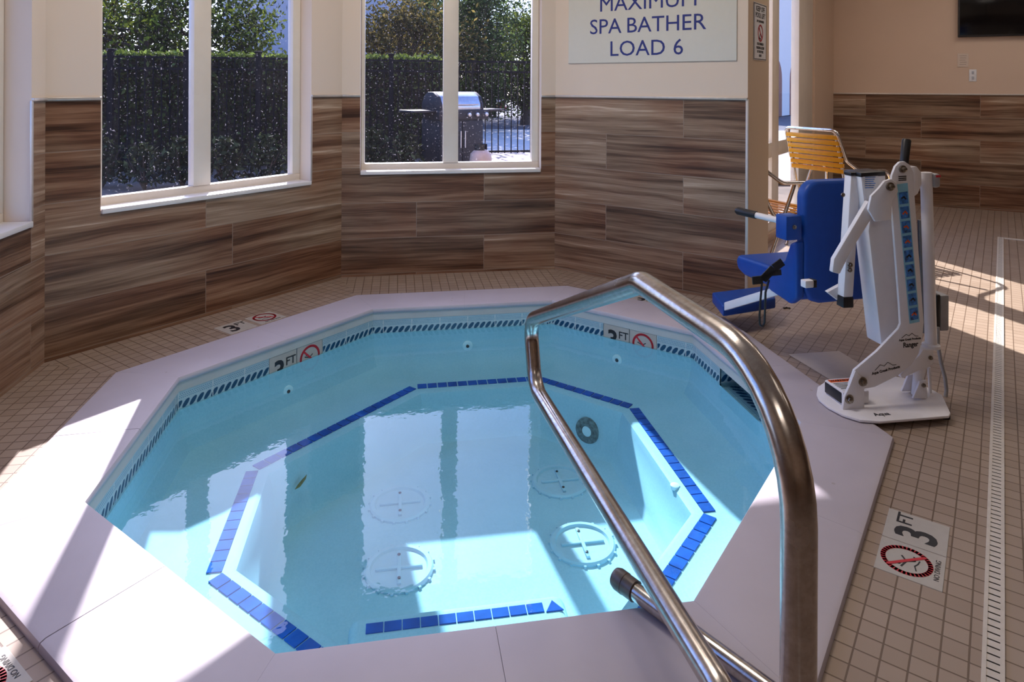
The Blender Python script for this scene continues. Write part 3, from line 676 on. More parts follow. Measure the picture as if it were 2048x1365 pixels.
for zz in (1.396, 1.719): strip2d(mb, [(-0.12, zz), (0.12, zz)], 0.004, mt0)
for xx in (-0.121, 0.121): strip2d(mb, [(xx, 1.396), (xx, 1.719)], 0.004, mt0)
mb.build('border', INK, ks, False); mb = MB()
strip2d(mb, [(-0.02, 1.58), (0.0, 1.55), (0.03, 1.53)], 0.008, mt0); strip2d(mb, [(0.0, 1.55), (-0.02, 1.52), (0.01, 1.515)], 0.008, mt0); mb.build('swimmer_symbol', INK, ks, False)
mb = MB(); ring2d(mb, 0.046, 0.009, mt0, (0, 1.550), 0.001); strip2d(mb, [(-0.032, 1.582), (0.032, 1.518)], 0.008, mt0, 0.0012); mb.build('prohibition_ring', RED, ks, False)
def far_t(px, py): p = at_pl(px, py, C4, nF); return (p - C4).dot(tF), p.z
t0, z0 = far_t(1915, 75)
tv = thing('television', WF(t0 + 0.6, z0, -0.03), 'black flat television high on the peach far wall', 'television')
mb = MB(); bar(mb, WF, tF, nF, t0, t0 + 1.25, z0, z0 + 0.72, -0.055, -0.004, 0.006); mb.build('casing', BLACKP, tv)
mb = MB(); bar(mb, WF, tF, nF, t0 + 0.012, t0 + 1.238, z0 + 0.02, z0 + 0.708, -0.0575, -0.054, 0.001); mb.build('screen', plain('black_screen', (0.004, 0.004, 0.005), 0.12, var=0.02), tv)
(ta, za), (tb, zb) = far_t(1915, 107), far_t(1937, 134)
nt_ = thing('wall_notice', WF((ta + tb) / 2, zb, -0.002), 'small pale printed notice on the peach wall below the television', 'notice')
mb = MB(); bar(mb, WF, tF, nF, ta, tb, zb, za, -0.004, -0.001, 0.0005); mb.build('notice_sheet', plain('cream_sheet', (0.66, 0.55, 0.46), 0.6, var=0.02), nt_, False)
mb = MB(); mt0 = frame(WF((ta + tb) / 2, (za + zb) / 2, -0.0042), tF, V((0, 0, 1)))
for i in range(5): strip2d(mb, [(-(tb - ta) * (0.30 - 0.04 * (i % 2)), 0.045 - 0.022 * i), ((tb - ta) * (0.30 - 0.05 * (i % 3)), 0.045 - 0.022 * i)], 0.006, mt0)
mb.build('print', plain('faded_print', (0.42, 0.33, 0.28), 0.6), nt_, False)
(ta, za), (tb, zb) = far_t(1938, 139), far_t(1953, 163)
ol = thing('wall_outlet', WF((ta + tb) / 2, zb, -0.002), 'white electrical outlet plate on the far wall under the notice', 'outlet')
mb = MB(); bar(mb, WF, tF, nF, ta, tb, zb, za, -0.007, -0.001, 0.003); mb.build('cover_plate', WHITEL, ol)
for s_ in (0.28, 0.72):
    mb = MB(); bar(mb, WF, tF, nF, ta + 0.022, tb - 0.022, zb + (za - zb) * s_ - 0.016, zb + (za - zb) * s_ + 0.016, -0.0095, -0.006, 0.003); mb.build('socket', plain('grey_socket', (0.45, 0.46, 0.5), 0.4), ol)

# ------------------------------------------------------------------ pool lift
YA, YB = 2.322, 2.452
lift = thing('pool_lift', at_z(1760, 800, 0.03), 'white powder-coated pool lift with blue plastic seat beside the hot tub', 'pool lift')
def px_poly(pts, y0): return [at_y(x, y, y0) for x, y in pts]
def plate(name, pts, y0, th, mat, bevel=0.003, parent=None, ref=None):
    mb = MB(); mb.prism(px_poly(pts, y0 if ref is None else ref), (0, th, 0), bevel)
    if ref is not None:
        for v in mb.b.verts: v.co.y += y0 - ref
    return mb.build(name, mat, parent or lift)
def disc(name, p, r, h, parent, mat=STEELB, axis=V((0, -1, 0)), seg=18, hexh=True):
    x = V((1, 0, 0)) if abs(axis.x) < 0.9 else V((0, 0, 1)); y = axis.cross(x); mt = frame(p, x, y); mb = MB()
    mb.lathe([(r, -0.002), (r, h * 0.4), (r * 0.72, h * 0.45)], mt, seg); mb.lathe([(r * 0.66, h * 0.3), (r * 0.66, h), (r * 0.35, h * 1.15)], mt, 6 if hexh else seg)
    return mb.build(name, mat, parent)
# base plate: rounded nose over the coping
bp = [at_z(x, y, 0.034) for x, y in ((1901, 826), (1898, 832), (1760, 843), (1720, 840), (1685, 829), (1655, 813), (1637, 798), (1633, 788))]
back = [V((1.66, 2.50, 0.034)), V((1.75, 2.56, 0.034)), V((2.02, 2.56, 0.034)), V((2.09, 2.50, 0.034)), V((2.10, 2.36, 0.034))]
mb = MB(); mb.prism(bp + back, (0, 0, -0.010), 0.003); mb.build('base_plate', WHITEP, lift)
for x, y in ((2.02, 2.26), (2.05, 2.50), (1.80, 2.53)):
    mb = MB(); mb.lathe([(0.02, 0.0), (0.02, 0.025)], M.Translation((x, y, 0.0)), 16); mb.build('foot', BLACKP, lift)
# foot beam with open black end
x0 = at_y(1690, 800, YA).x
mb = MB(); mb.box((x0 + 0.055, (YA + YB) / 2 + 0.004, 0.060), (0.11, YB - YA - 0.016, 0.050), None, 0.005); mb.build('base_beam', WHITEP, lift)
mb = MB(); mb.box((x0 - 0.001, (YA + YB) / 2 + 0.004, 0.060), (0.006, YB - YA - 0.030, 0.040), None, 0.003); mb.build('beam_cap', BLACKP, lift)
mb = MB(); mb.box((x0 + 0.055, (YA + YB) / 2 + 0.006, 0.0857), (0.10, 0.10, 0.0012)); lb = mb.build('warning_label', WHITEL, lift)
mb = MB(); mb.box((x0 + 0.055, (YA + YB) / 2 + 0.040, 0.0866), (0.098, 0.022, 0.0010)); mb.build('orange_band', ORANGE, lb)
mt0 = frame(V((x0 + 0.055, (YA + YB) / 2, 0.0871)), V((1, 0, 0)), V((0, 1, 0))); mb = MB()
for i in range(5): strip2d(mb, [(-0.044, 0.018 - 0.011 * i), (0.04 - 0.01 * (i % 2), 0.018 - 0.011 * i)], 0.003, mt0, 0.0004)
mb.build('print', INK, lb, False); mb = MB(); text_into(mb, 'WARNING', 0.018, mt0, (0, 0.040), 0.0006, 0.0004); mb.build('warning_word', INK, lb, False)
for y0 in (YA - 0.012,):
    plate('foot_bracket', [(1684, 822), (1688, 794), (1698, 772), (1710, 741), (1728, 760), (1728, 822)], y0 - 0.0035, 0.012, WHITEP, ref=YA - 0.012)
    plate('side_plate', [(1698, 772), (1709, 741), (1754, 703), (1797, 658), (1801, 648), (1799, 610), (1783, 402), (1781, 380), (1784, 352), (1791, 333), (1800, 324), (1810, 323), (1820, 330), (1828, 346),
                         (1829, 380), (1848, 645), (1845, 680), (1838, 708), (1824, 730), (1798, 751), (1750, 775), (1728, 779), (1710, 783)], y0, 0.012, WHITEP, ref=YA - 0.012)
for px, py, r in ((1697, 798, 0.017), (1724, 763, 0.017)):
    disc('pivot_bolt', at_y(px, py, YA - 0.012), r, 0.016, lift)
for px, py, r in ((1804, 338, 0.014), (1779, 373, 0.016)):
    disc('pivot_bolt', at_y(px, py, YA - 0.024 if px == 1779 else YA - 0.012), r, 0.018, lift)
# main box mast between the plates
plate('mast', [(1737, 463), (1745, 398), (1784, 392), (1803, 640), (1799, 660), (1763, 692)], YA + 0.018, 0.085, WHITEP, 0.006, ref=YA + 0.018)
plate('upper_link', [(1743, 392), (1757, 378), (1770, 362), (1782, 358), (1794, 366), (1797, 384), (1785, 402), (1783, 440), (1751, 444), (1737, 420)], YA - 0.024, 0.012, WHITEP)
plate('upper_link', [(1722, 352), (1771, 348), (1772, 366), (1757, 384), (1743, 410), (1730, 420)], YA + 0.02, 0.10, WHITEP, 0.004, ref=YA + 0.02)
mb = MB(); mb.prism([at_y(x, y, YA + 0.018) for x, y in ((1722, 346), (1771, 343), (1772, 352), (1722, 355))], (0, 0.10, 0), 0.003); mb.build('mast_cap', BLACKP, lift)
st = plate('sticker', [(1725, 354), (1756, 350), (1759, 382), (1735, 400), (1729, 384)], YA + 0.0185, 0.001, WHITEL, 0.0, ref=YA + 0.0185)
mb = MB(); mt0 = frame(at_y(1741, 366, YA + 0.0182), V((1, 0, 0)), V((0, 0, 1)))
for i in range(6): strip2d(mb, [(-0.022, 0.022 - 0.008 * i), (0.020 - 0.004 * (i % 3), 0.022 - 0.008 * i)], 0.003, mt0, 0.0006)
mb.build('print', BLUEL, st, False)
# strut out to the seat column
for y0 in (YA - 0.006,):
    plate('strut', [(1737, 402), (1752, 424), (1701, 506), (1680, 549), (1665, 545), (1668, 519)], y0, 0.022, WHITEP, 0.004, ref=YA - 0.006)
# seat column
cA, cB = at_y(1705, 350, YA + 0.07), at_y(1690, 592, YA + 0.07)
mb = MB(); mt = frame(cA, V((1, 0, 0)), (cA - cB).normalized().cross(V((1, 0, 0)))); ax = (cA - cB)
mb.prism([cA + V(q) for q in ((-0.021, -0.021, 0), (0.021, -0.021, 0), (0.021, 0.021, 0), (-0.021, 0.021, 0))], cB - cA, 0.006); mb.build('seat_column', WHITEP, lift)
mb = MB(); mb.box(cA + V((0, 0, 0.006)), (0.046, 0.046, 0.014), None, 0.004); mb.build('column_cap', BLACKP, lift)
mb = MB(); mb.prism([cB + V(q) for q in ((-0.0215, -0.0215, 0), (0.0215, -0.0215, 0), (0.0215, 0.0215, 0), (-0.0215, 0.0215, 0))], V((0, 0, -0.04)), 0.002); mb.build('column_cap', BLACKP, lift)
mb = MB(); mb.prism([at_y(x, y, YA + 0.085) for x, y in ((1655, 585), (1690, 566), (1690, 612))], (0, 0.02, 0), 0.002); mb.build('seat_bracket', WHITEP, lift)
for px, py in ((1700, 530), (1699, 540)): disc('pivot_bolt', at_y(px, py, YA + 0.0435), 0.009, 0.010, lift)
# seat shell
fa = math.radians(6); f = V((-math.sin(fa), math.cos(fa), 0)); r = V((math.cos(fa), math.sin(fa), 0)); SO = V((1.655, 2.585, 0)); SWD = 0.46
def sp(a, b_, z): return SO + r * a + f * b_ + V((0, 0, z))
def shell(name, prof, a0, a1, bevel, mat=BLUEP, segs=3):
    mb = MB(); mb.prism([sp(a0, y, z) for y, z in prof], r * (a1 - a0), bevel, segs); return mb.build(name, mat, lift)
# back: a rounded board
mb = MB(); pts = []
for cx, cz, a0 in ((SWD - 0.07, 0.775, 0), (0.07, 0.775, 90)):
    for k in range(7): a = math.radians(a0 + 15 * k); pts.append((cx + 0.07 * math.cos(a), cz + 0.07 * math.sin(a)))
pts += [(0.0, 0.40), (0.035, 0.345), (0.08, 0.332), (SWD - 0.08, 0.332), (SWD - 0.035, 0.345), (SWD, 0.40)]
mb.prism([sp(x, 0.0, z) for x, z in pts], f * 0.06, 0.018, 4); mb.build('seat_back', BLUEP, lift)
shell('seat_pan', [(0.02, 0.345), (0.42, 0.345), (0.47, 0.36), (0.485, 0.40), (0.47, 0.43), (0.12, 0.445), (0.05, 0.47), (0.02, 0.47)], -0.005, SWD + 0.005, 0.02)
for a0 in (-0.035, SWD - 0.005):
    shell('seat_wing', [(0.005, 0.60), (0.05, 0.58), (0.085, 0.50), (0.17, 0.455), (0.20, 0.41), (0.19, 0.345), (0.05, 0.325), (0.005, 0.36)], a0, a0 + 0.04, 0.012)
disc('seat_bolt', at_d(1686, 390, 2.62), 0.008, 0.006, lift, axis=-f)
# arm rest on the near side and its block
mb = MB(); mt = frame(sp(-0.055, 0.03, 0.655), r, f); mb.box((0, 0, 0), (0.075, 0.07, 0.10), mt, 0.006); ab = mb.build('arm_block', BLUEP, lift)
disc('pivot_bolt', sp(-0.055, -0.006, 0.66), 0.009, 0.008, ab, axis=-f)
a0, a1 = sp(-0.055, 0.05, 0.67), at_d(1484, 424, 3.02)
mb = MB(); mb.tube([a0, a1], 0.013, 14); mb.build('arm_rest', WHITEP, lift)
ad = (a1 - a0).normalized(); mb = MB(); mb.tube([a1 - ad * 0.07, a1 + ad * 0.02, a1 + ad * 0.03], 0.017, 14, True, [0.017, 0.017, 0.011]); mb.build('arm_grip', BLACKP, lift)
# foot rest
fz = 0.155
fp = [at_z(x, y, fz) for x, y in ((1447, 606), (1424, 586), (1540, 571), (1551, 588))]
u = (fp[3] - fp[0]).normalized()
mb = MB(); mb.prism([at_z(1446, 612, fz), at_z(1424, 585, fz), at_z(1544, 570, fz), at_z(1551, 596, fz)], (0, 0, -0.055), 0.008, 3); mb.build('foot_rest', BLUEP, lift)
a0, a1 = at_z(1452, 613, fz + 0.004) , sp(0.03, 0.20, 0.335)
mb = MB(); w_ = V((0, 0, 0.02)); y_ = (a1 - a0).normalized().cross(V((0, 0, 1))).normalized() * 0.012
mb.prism([a0 - w_ - y_, a0 + w_ - y_, a0 + w_ + y_, a0 - w_ + y_], a1 - a0, 0.003); mb.build('foot_rest_arm', WHITEP, lift)
mb = MB(); mt = frame(at_d(1616, 567, 2.58), r, f); mb.box((0, 0, 0), (0.045, 0.03, 0.028), mt, 0.004); sb = mb.build('belt_anchor', WHITEP, lift); mb = MB(); mb.box((0.020, 0, 0), (0.016, 0.031, 0.029), mt, 0.002); mb.build('anchor_cap', BLACKP, sb)
# belt
D0 = 2.86
mb = MB(); loop = [at_d(x, y, D0) for x, y in ((1524, 565), (1521, 600), (1519, 632), (1520, 650), (1525, 654), (1529, 646), (1530, 620), (1531, 585), (1538, 560))]
mb.tube(fillet(loop, 0.01, 3), 0.0045, 8)
for pts, wd in ((((1505, 562), (1526, 560), (1548, 537), (1566, 524)), 0.017), (((1526, 562), (1534, 548), (1563, 545)), 0.012)):
    P = [at_d(x, y, D0 - 0.01) for x, y in pts]
    for p, q in zip(P, P[1:]):
        t_ = (q - p).normalized(); nn = CF.cross(t_).normalized() * wd; mb.prism([p - nn, q - nn, q + nn, p + nn], CF * 0.006, 0.001, 1)
mb.build('seat_belt', BLACKP, lift)
# rear actuator
tA, tB_ = at_y(1852, 345, YA + 0.05), at_y(1862, 692, YA + 0.05)
mb = MB(); mb.tube([tB_, tA], 0.021, 18); mb.build('actuator_tube', WHITEP, lift)
mb = MB(); mb.lathe([(0.032, -0.006), (0.032, 0.006), (0.022, 0.01)], M.Translation(tB_), 20); mb.build('actuator_flange', WHITEP, lift)
mb = MB(); mb.box(tA + V((0.028, 0.0, -0.03)), (0.03, 0.055, 0.055), None, 0.01); mo = mb.build('actuator_motor', GREYP, lift)
mb = MB(); mb.box(tA + V((0.030, -0.028, -0.012)), (0.02, 0.002, 0.008)); mb.build('red_mark', RED, mo)
plate('upper_link', [(1820, 335), (1834, 333), (1843, 345), (1844, 368), (1836, 388), (1828, 394), (1824, 370)], YA + 0.02, 0.06, WHITEP)
plate('lower_link', [(1800, 750), (1838, 712), (1846, 700), (1868, 700), (1868, 726), (1856, 738), (1838, 742), (1805, 758)], YA + 0.02, 0.05, WHITEP, 0.004)
disc('pivot_bolt', at_y(1861, 716, YA + 0.018), 0.008, 0.008, lift)
mb = MB(); mb.tube([at_y(1840, 728, YA + 0.045), at_y(1833, 790, YA + 0.045)], 0.019, 16); mb.build('stabiliser_post', WHITEP, lift)
for y0 in (YA + 0.01, YA + 0.07):
    plate('base_lug', [(1826, 798), (1840, 764), (1853, 761), (1856, 798)], y0, 0.010, WHITEP, 0.003, ref=YA + 0.01)
disc('pivot_bolt', at_y(1847, 771, YA + 0.008), 0.008, 0.008, lift)
mb = MB(); mb.tube([at_y(1858, 735, YA + 0.06), at_y(1861, 796, YA + 0.06)], 0.006, 10); mb.build('pull_rod', WHITEP, lift)
bA = at_y(1880, 624, YA + 0.12)
mb = MB(); mb.box(bA + V((0.006, 0.03, 0)), (0.040, 0.10, 0.145), None, 0.008); bx = mb.build('battery_box', GREYP, lift)
mb = MB(); mb.box(bA + V((-0.022, 0.03, 0)), (0.018, 0.095, 0.150), None, 0.004); mb.build('battery_mount', BLACKP, bx)
cb = [at_y(x, y, YA + 0.09) for x, y in ((1876, 655), (1876, 690), (1882, 725), (1890, 755), (1893, 780), (1890, 800))]
mb = MB(); mb.tube(fillet(cb, 0.05, 4), 0.007, 10); mb.build('cable', GREYP, lift)
mb = MB(); mb.tube([at_y(1842, 440, YA + 0.09), at_y(1848, 665, YA + 0.09)], 0.013, 12); mb.build('actuator_rod', plain('grey_rod', (0.2, 0.2, 0.21), 0.3, 0.8), lift)
hA, hB = at_y(1813, 281, YA + 0.04), at_y(1807, 335, YA + 0.04)
mb = MB(); mb.tube([hB, hA, hA + (hA - hB).normalized() * 0.006], 0.0155, 16, True, [0.0155, 0.0165, 0.012]); mb.build('push_handle', BLACKP, lift)
# picture strip and printing on the near side plate
y0 = YA - 0.0125
strp = [at_y(x, y, y0) for x, y in ((1793, 369), (1815, 366), (1839, 644), (1819, 648))]
mb = MB(); mb.prism(strp, (0, -0.0008, 0)); ps = mb.build('instruction_strip', CYANL, lift, False)
for i in range(9):
    q0, q1 = 0.06 + i * 0.104, 0.06 + i * 0.104 + 0.085
    L0, R0 = strp[0].lerp(strp[3], q0), strp[1].lerp(strp[2], q0); L1, R1 = strp[0].lerp(strp[3], q1), strp[1].lerp(strp[2], q1)
    qd = [L0.lerp(R0, 0.1), L0.lerp(R0, 0.9), L1.lerp(R1, 0.9), L1.lerp(R1, 0.1)]
    mb = MB(); mb.prism([p + V((0, -0.0009, 0)) for p in qd], (0, -0.0004, 0)); pic = mb.build('picture', BLUEL, ps, False)
    c = (qd[0] + qd[2]) / 2 + V((0, -0.0014, 0)); mb = MB(); mt0 = frame(c, V((1, 0, 0)), V((0, 0, 1))); rr = random.Random(i)
    strip2d(mb, [(-0.008, -0.006 + rr.random() * 0.006), (0.002, 0.004), (0.009, -0.004)], 0.006, mt0, 0.0004)
    mb.build('figure', ORANGE if i in (1, 2, 3, 8) else INK, pic, False)
mb = MB(); pl = [at_y(x, y, y0) for x, y in ((1797, 358), (1813, 355))]; mt0 = frame((pl[0] + pl[1]) / 2, V((1, 0, 0)), V((0, 0, 1)))
for i in range(3): strip2d(mb, [(-0.016, 0.006 - 0.007 * i), (0.015, 0.007 - 0.007 * i)], 0.004, mt0, 0.0006)
mb.build('fine_print', INK, lift, False)
def brand(px, py, ang, k, second=None):
    mt0 = frame(at_y(px, py, y0), V((math.cos(ang), 0, math.sin(ang))), V((-math.sin(ang), 0, math.cos(ang))))
    mb = MB(); text_into(mb, 'Aqua Creek Products', 0.0135 * k, mt0, (0, 0), 0.0004, 0.0004); mb.build('maker_print', INK, lift, False)
    mb = MB(); strip2d(mb, [(-0.045 * k, 0.010 * k), (-0.02 * k, 0.026 * k), (-0.005 * k, 0.017 * k), (0.012 * k, 0.028 * k), (0.03 * k, 0.013 * k), (0.045 * k, 0.011 * k)], 0.0018, mt0, 0.0005); mb.build('mountain_logo', INK, lift, False)
    if second: mb = MB(); text_into(mb, second, 0.034 * k, mt0, (0.002, -0.027 * k), 0.0004, 0.0006, 0.85); mb.build('maker_print', INK, lift, False)
brand(1820, 679, 0.04, 0.78, 'Ranger'); brand(1772, 741, 0.17, 1.0)
mb = MB(); mt0 = frame(at_z(1763, 829, 0.0342), V((1, 0, 0)), V((0, 1, 0))); text_into(mb, 'Aqua', 0.03, mt0, (0, 0), 0.0004, 0.0008); mb.build('maker_print', INK, lift, False)

# ------------------------------------------------------------------ strap chairs
def make_chair(loc, rot, label):
    c = thing('pool_chair', (0, 0, 0), label, 'chair', 'yellow strap pool chairs'); HB = 0.92
    for s_ in (-1, 1):
        mb = MB(); mb.tube(fillet([(s_ * 0.12, -0.285, HB), (s_ * 0.225, -0.285, HB), (s_ * 0.245, -0.20, 0.70), (s_ * 0.275, -0.10, 0.625), (s_ * 0.275, 0.26, 0.61), (s_ * 0.265, 0.24, 0.0)], [0, 0.05, 0.06, 0.10, 0.09, 0], 7), 0.0125, 12); mb.build('arm_frame', ALU, c)
        mb = MB(); mb.tube(fillet([(s_ * 0.205, -0.275, HB - 0.01), (s_ * 0.22, -0.17, 0.50), (s_ * 0.225, -0.10, 0.385), (s_ * 0.225, 0.23, 0.42)], [0, 0.2, 0.08, 0], 6), 0.0115, 12); mb.build('side_rail', ALU, c)
        mb = MB(); mb.tube([(s_ * 0.24, 0.05, 0.615), (s_ * 0.25, -0.24, 0.0)], 0.0125, 12); mb.build('leg', ALU, c)
    mb = MB(); mb.tube([(-0.13, -0.285, HB), (0.13, -0.285, HB)], 0.0125, 12); mb.build('top_bar', ALU, c)
    mb = MB(); mb.tube([(-0.225, 0.23, 0.42), (0.225, 0.23, 0.42)], 0.0115, 12); mb.build('front_bar', ALU, c)
    for i in range(7):
        z = 0.868 - i * 0.041; y = -0.275 + (HB - 0.01 - z) * 0.255; w_ = 0.222
        mb = MB(); mb.box((0, y - 0.013, z), (w_ * 2, 0.004, 0.030), None, 0.0015); mb.box((0, y + 0.013, z), (w_ * 2, 0.004, 0.030), None, 0.0015)
        for s_ in (-1, 1): mb.box((s_ * w_, y, z), (0.006, 0.028, 0.030), None, 0.0015)
        mb.build('back_strap', YELLOW, c)
    for i in range(6):
        y = -0.06 + i * 0.052; z = 0.405 + (y + 0.10) * 0.106
        mb = MB(); mb.box((0, y, z), (0.478, 0.043, 0.005), None, 0.0015); mb.build('seat_strap', YELLOW, c)
    c.location = V(loc); c.rotation_euler = (0, 0, rot); return c
ca = make_chair((3.30, 4.76, 0), math.radians(-72), 'yellow strap pool chair standing right behind the white pool lift')
cb_ = bpy.data.objects.new('pool_chair', None)
def copy_thing(src, loc, rot, label):
    o = src.copy(); COL.objects.link(o); o.location = V(loc); o.rotation_euler = (0, 0, rot); o['label'] = label
    for ch in list(src.children):
        k = ch.copy(); COL.objects.link(k); k.parent = o
    return o
copy_thing(ca, (2.42, 4.28, 0), math.radians(-75), 'yellow strap pool chair half hidden behind the beige pillar')
bpy.data.objects.remove(cb_)

# ------------------------------------------------------------------ outside: ground, fence, hedge, trees, grill, street
GZ = -0.02
def ground(name, d0, d1, mat, z, x0=-14, x1=14):
    mb = MB(); A = [at_d(1024, PCY, d) for d in (d0, d1)]; rr = _R
    mb.face([V((A[0].x, A[0].y, z)) + rr * x0, V((A[0].x, A[0].y, z)) + rr * x1, V((A[1].x, A[1].y, z)) + rr * x1 * 1.6, V((A[1].x, A[1].y, z)) + rr * x0 * 1.6]); return struct(mb.build(name, mat, None, False))
PAVE, nt, b = nodes('brick_paving'); br = nt.nodes.new('ShaderNodeTexBrick'); lk(nt, mapping(nt, coord(nt), rot=(0, 0, 0.5)), br.inputs['Vector']); br.inputs['Scale'].default_value = 5
br.inputs['Color1'].default_value = (0.42, 0.30, 0.25, 1); br.inputs['Color2'].default_value = (0.5, 0.38, 0.32, 1); br.inputs['Mortar'].default_value = (0.3, 0.24, 0.2, 1); lk(nt, br.outputs[0], b.inputs['Base Color'])
CONC = plain('pale_concrete', (0.60, 0.57, 0.53), 0.8, var=0.06, scale=2); ASPH = plain('asphalt', (0.085, 0.09, 0.12), 0.85, var=0.25, scale=4)
LAWN = plain('lawn', (0.12, 0.17, 0.05), 0.9, var=0.4, scale=6)
SOIL = plain('soil', (0.16, 0.12, 0.09), 0.95, var=0.3, scale=3)
ctr = sum(room, V((0, 0, 0))) / len(room)
out_ = [V((-40, -15, 0)), V((45, -15, 0)), V((60, 75, 0)), V((-50, 75, 0))]; hole = [V((p.x, p.y, 0)) for p in room]
mb = MB(); allp = out_ + hole
for tri in tessellate_polygon([out_, hole]): mb.face([allp[i] + V((0, 0, GZ - 0.05)) for i in tri])
bmesh.ops.recalc_face_normals(mb.b, faces=mb.b.faces); struct(mb.build('ground', SOIL, None, False))
ground('patio_ground', 9.0, 13.0, PAVE, GZ, -1.2, 9); ground('sidewalk', 13.0, 19.5, CONC, GZ, -4, 12)
ground('street', 19.5, 42, ASPH, GZ - 0.01, -20, 20); ground('sidewalk_far', 42, 62, CONC, GZ, -20, 24)
class LeafMB(MB):
    def leaf(s, p, size, rnd):
        d = V((rnd.gauss(0, 1), rnd.gauss(0, 1), rnd.gauss(0, 1))).normalized(); e = d.orthogonal().normalized(); e = (M.Rotation(rnd.random() * 6.28, 3, d) @ e); g = d.cross(e)
        s.face([p - e * size, p + g * size * 0.45, p + e * size, p - g * size * 0.45])
def tree(px, d, h, rx, z0, nb, nl, mat, label, trunk=True, size=0.06, seed=1):
    rnd = random.Random(seed); p = at_d(px, PCY, d); base = V((p.x, p.y, GZ - 0.06))
    t = thing('tree', base, label, 'tree', 'trees beyond the fence'); mb = MB()
    mb.tube([base, base + V((0.05, 0, h * 0.35)), base + V((-0.05, 0.05, h * 0.7))], 0.14, 10, True, [0.17, 0.12, 0.05])
    lm = LeafMB()
    for i in range(nb):
        a = rnd.random() * 6.28; rr = rx * math.sqrt(rnd.random()); zz = z0 + (h - z0) * rnd.random()
        k = math.sqrt(max(0.12, 1 - ((zz - (z0 + h) / 2) / ((h - z0) / 2)) ** 2))
        c = base + V((math.cos(a) * rr * k, math.sin(a) * rr * k, zz))
        mb.tube([base + V((0, 0, max(0.5, zz - 0.9))), base.lerp(c, 0.5) + V((0, 0, zz * 0.25)), c], 0.02, 5, False, [0.035, 0.022, 0.008])
        br_ = 0.22 + 0.28 * rnd.random()
        for j in range(int(nl * 1.9)):
            q = V((rnd.gauss(0, 1), rnd.gauss(0, 1), rnd.gauss(0, 0.75))) * br_; lm.leaf(c + q, size * (0.6 + 0.8 * rnd.random()), rnd)
    mb.build('trunk', BARK, t); o = lm.build('foliage', mat, t, False); return t
tree(285, 14.5, 3.9, 1.8, 1.3, 30, 120, LEAF_G, 'broad yellow-green tree behind the hedge in the left bay window', seed=3)
tree(400, 15.5, 3.8, 1.2, 1.2, 26, 130, LEAF_D, 'dark green tree behind the hedge at the middle of the left bay window', seed=5)
tree(485, 15.0, 3.2, 0.42, 1.2, 12, 110, LEAF_G, 'small bright green tree in front of the pale building', seed=6)
tree(800, 16.5, 2.9, 1.8, 1.1, 34, 150, LEAF_A, 'tree with orange autumn leaves behind the grill', seed=8)
tree(945, 19.0, 4.0, 1.2, 0.9, 44, 140, LEAF_D, 'dark tree beyond the fence corner at the window mullion', seed=9)
tree(1050, 22.0, 3.3, 1.6, 0.8, 48, 140, LEAF_G, 'pale green tree by the street in the right window pane', seed=10)
tree(880, 24.0, 4.4, 2.2, 0.4, 34, 150, LEAF_D, 'dark green tree across the street behind the autumn tree', seed=12)
tree(985, 27.0, 4.6, 2.6, 0.3, 60, 150, LEAF_D, 'wide dark tree across the street behind the fence corner', seed=21)
tree(120, 15.0, 3.8, 1.8, 1.2, 30, 150, LEAF_A, 'reddish autumn tree at the left edge of the left bay window', seed=14)
# fence
fence_pts = [at_d(60, PCY, 9.7), at_d(905, PCY, 11.4), at_d(1130, PCY, 11.75)]
fa_, fb, fc = [V((p.x, p.y, GZ)) for p in fence_pts]
def fence_panel(a, b_, label, proto_picket=[None]):
    t = (b_ - a); Ln = t.length; t = t / Ln; c = thing('fence_panel', a.lerp(b_, 0.5), label, 'fence', 'black iron fence panels')
    for z in (0.14, 1.48, 1.65):
        mb = MB(); mb.prism([a + V((0, 0, z - 0.016)) + t.cross(V((0, 0, 1))) * 0.016, a + V((0, 0, z + 0.016)) + t.cross(V((0, 0, 1))) * 0.016, a + V((0, 0, z + 0.016)) - t.cross(V((0, 0, 1))) * 0.016, a + V((0, 0, z - 0.016)) - t.cross(V((0, 0, 1))) * 0.016], (b_ - a) - t * 0.055); mb.build('rail', IRON, c)
    n = int(Ln / 0.105)
    for i in range(1, n):
        p = a + t * (Ln * i / n)
        if proto_picket[0] is None:
            mb = MB(); mb.box((0, 0, 0.87), (0.017, 0.017, 1.52)); proto_picket[0] = mb.build('picket', IRON, None, False).data; bpy.data.objects.remove(bpy.data.objects['picket'])
        o = bpy.data.objects.new('picket', proto_picket[0]); COL.objects.link(o); o.parent = c; o.location = p - c.location
    mb = MB(); mb.box(a + V((0, 0, 0.86)), (0.075, 0.075, 1.74), None, 0.004); mb.box(a + V((0, 0, 1.745)), (0.10, 0.10, 0.04), None, 0.008); mb.build('post', IRON, c)
    return c
spots = ['behind the left edge of the left bay window', 'in the left pane of the left bay window', 'in the right pane of the left bay window', 'behind the wall between both windows', 'in front of the hedge left of the grill', 'next to the hedge behind the grill']
for i in range(6):
    fence_panel(fa_.lerp(fb, i / 6), fa_.lerp(fb, (i + 1) / 6), 'black iron fence panel ' + spots[i])
fence_panel(fb, fb.lerp(fc, 0.86), 'open black iron fence panel with the street showing through')
mb = MB(); pe = fb.lerp(fc, 0.90); mb.box(pe + V((0, 0, 0.88)), (0.13, 0.13, 1.78), None, 0.005); mb.box(pe + V((0, 0, 1.79)), (0.16, 0.16, 0.04), None, 0.008)
tag(mb.build('gate_post', IRON), 'thick black post at the right end of the street fence', 'post')
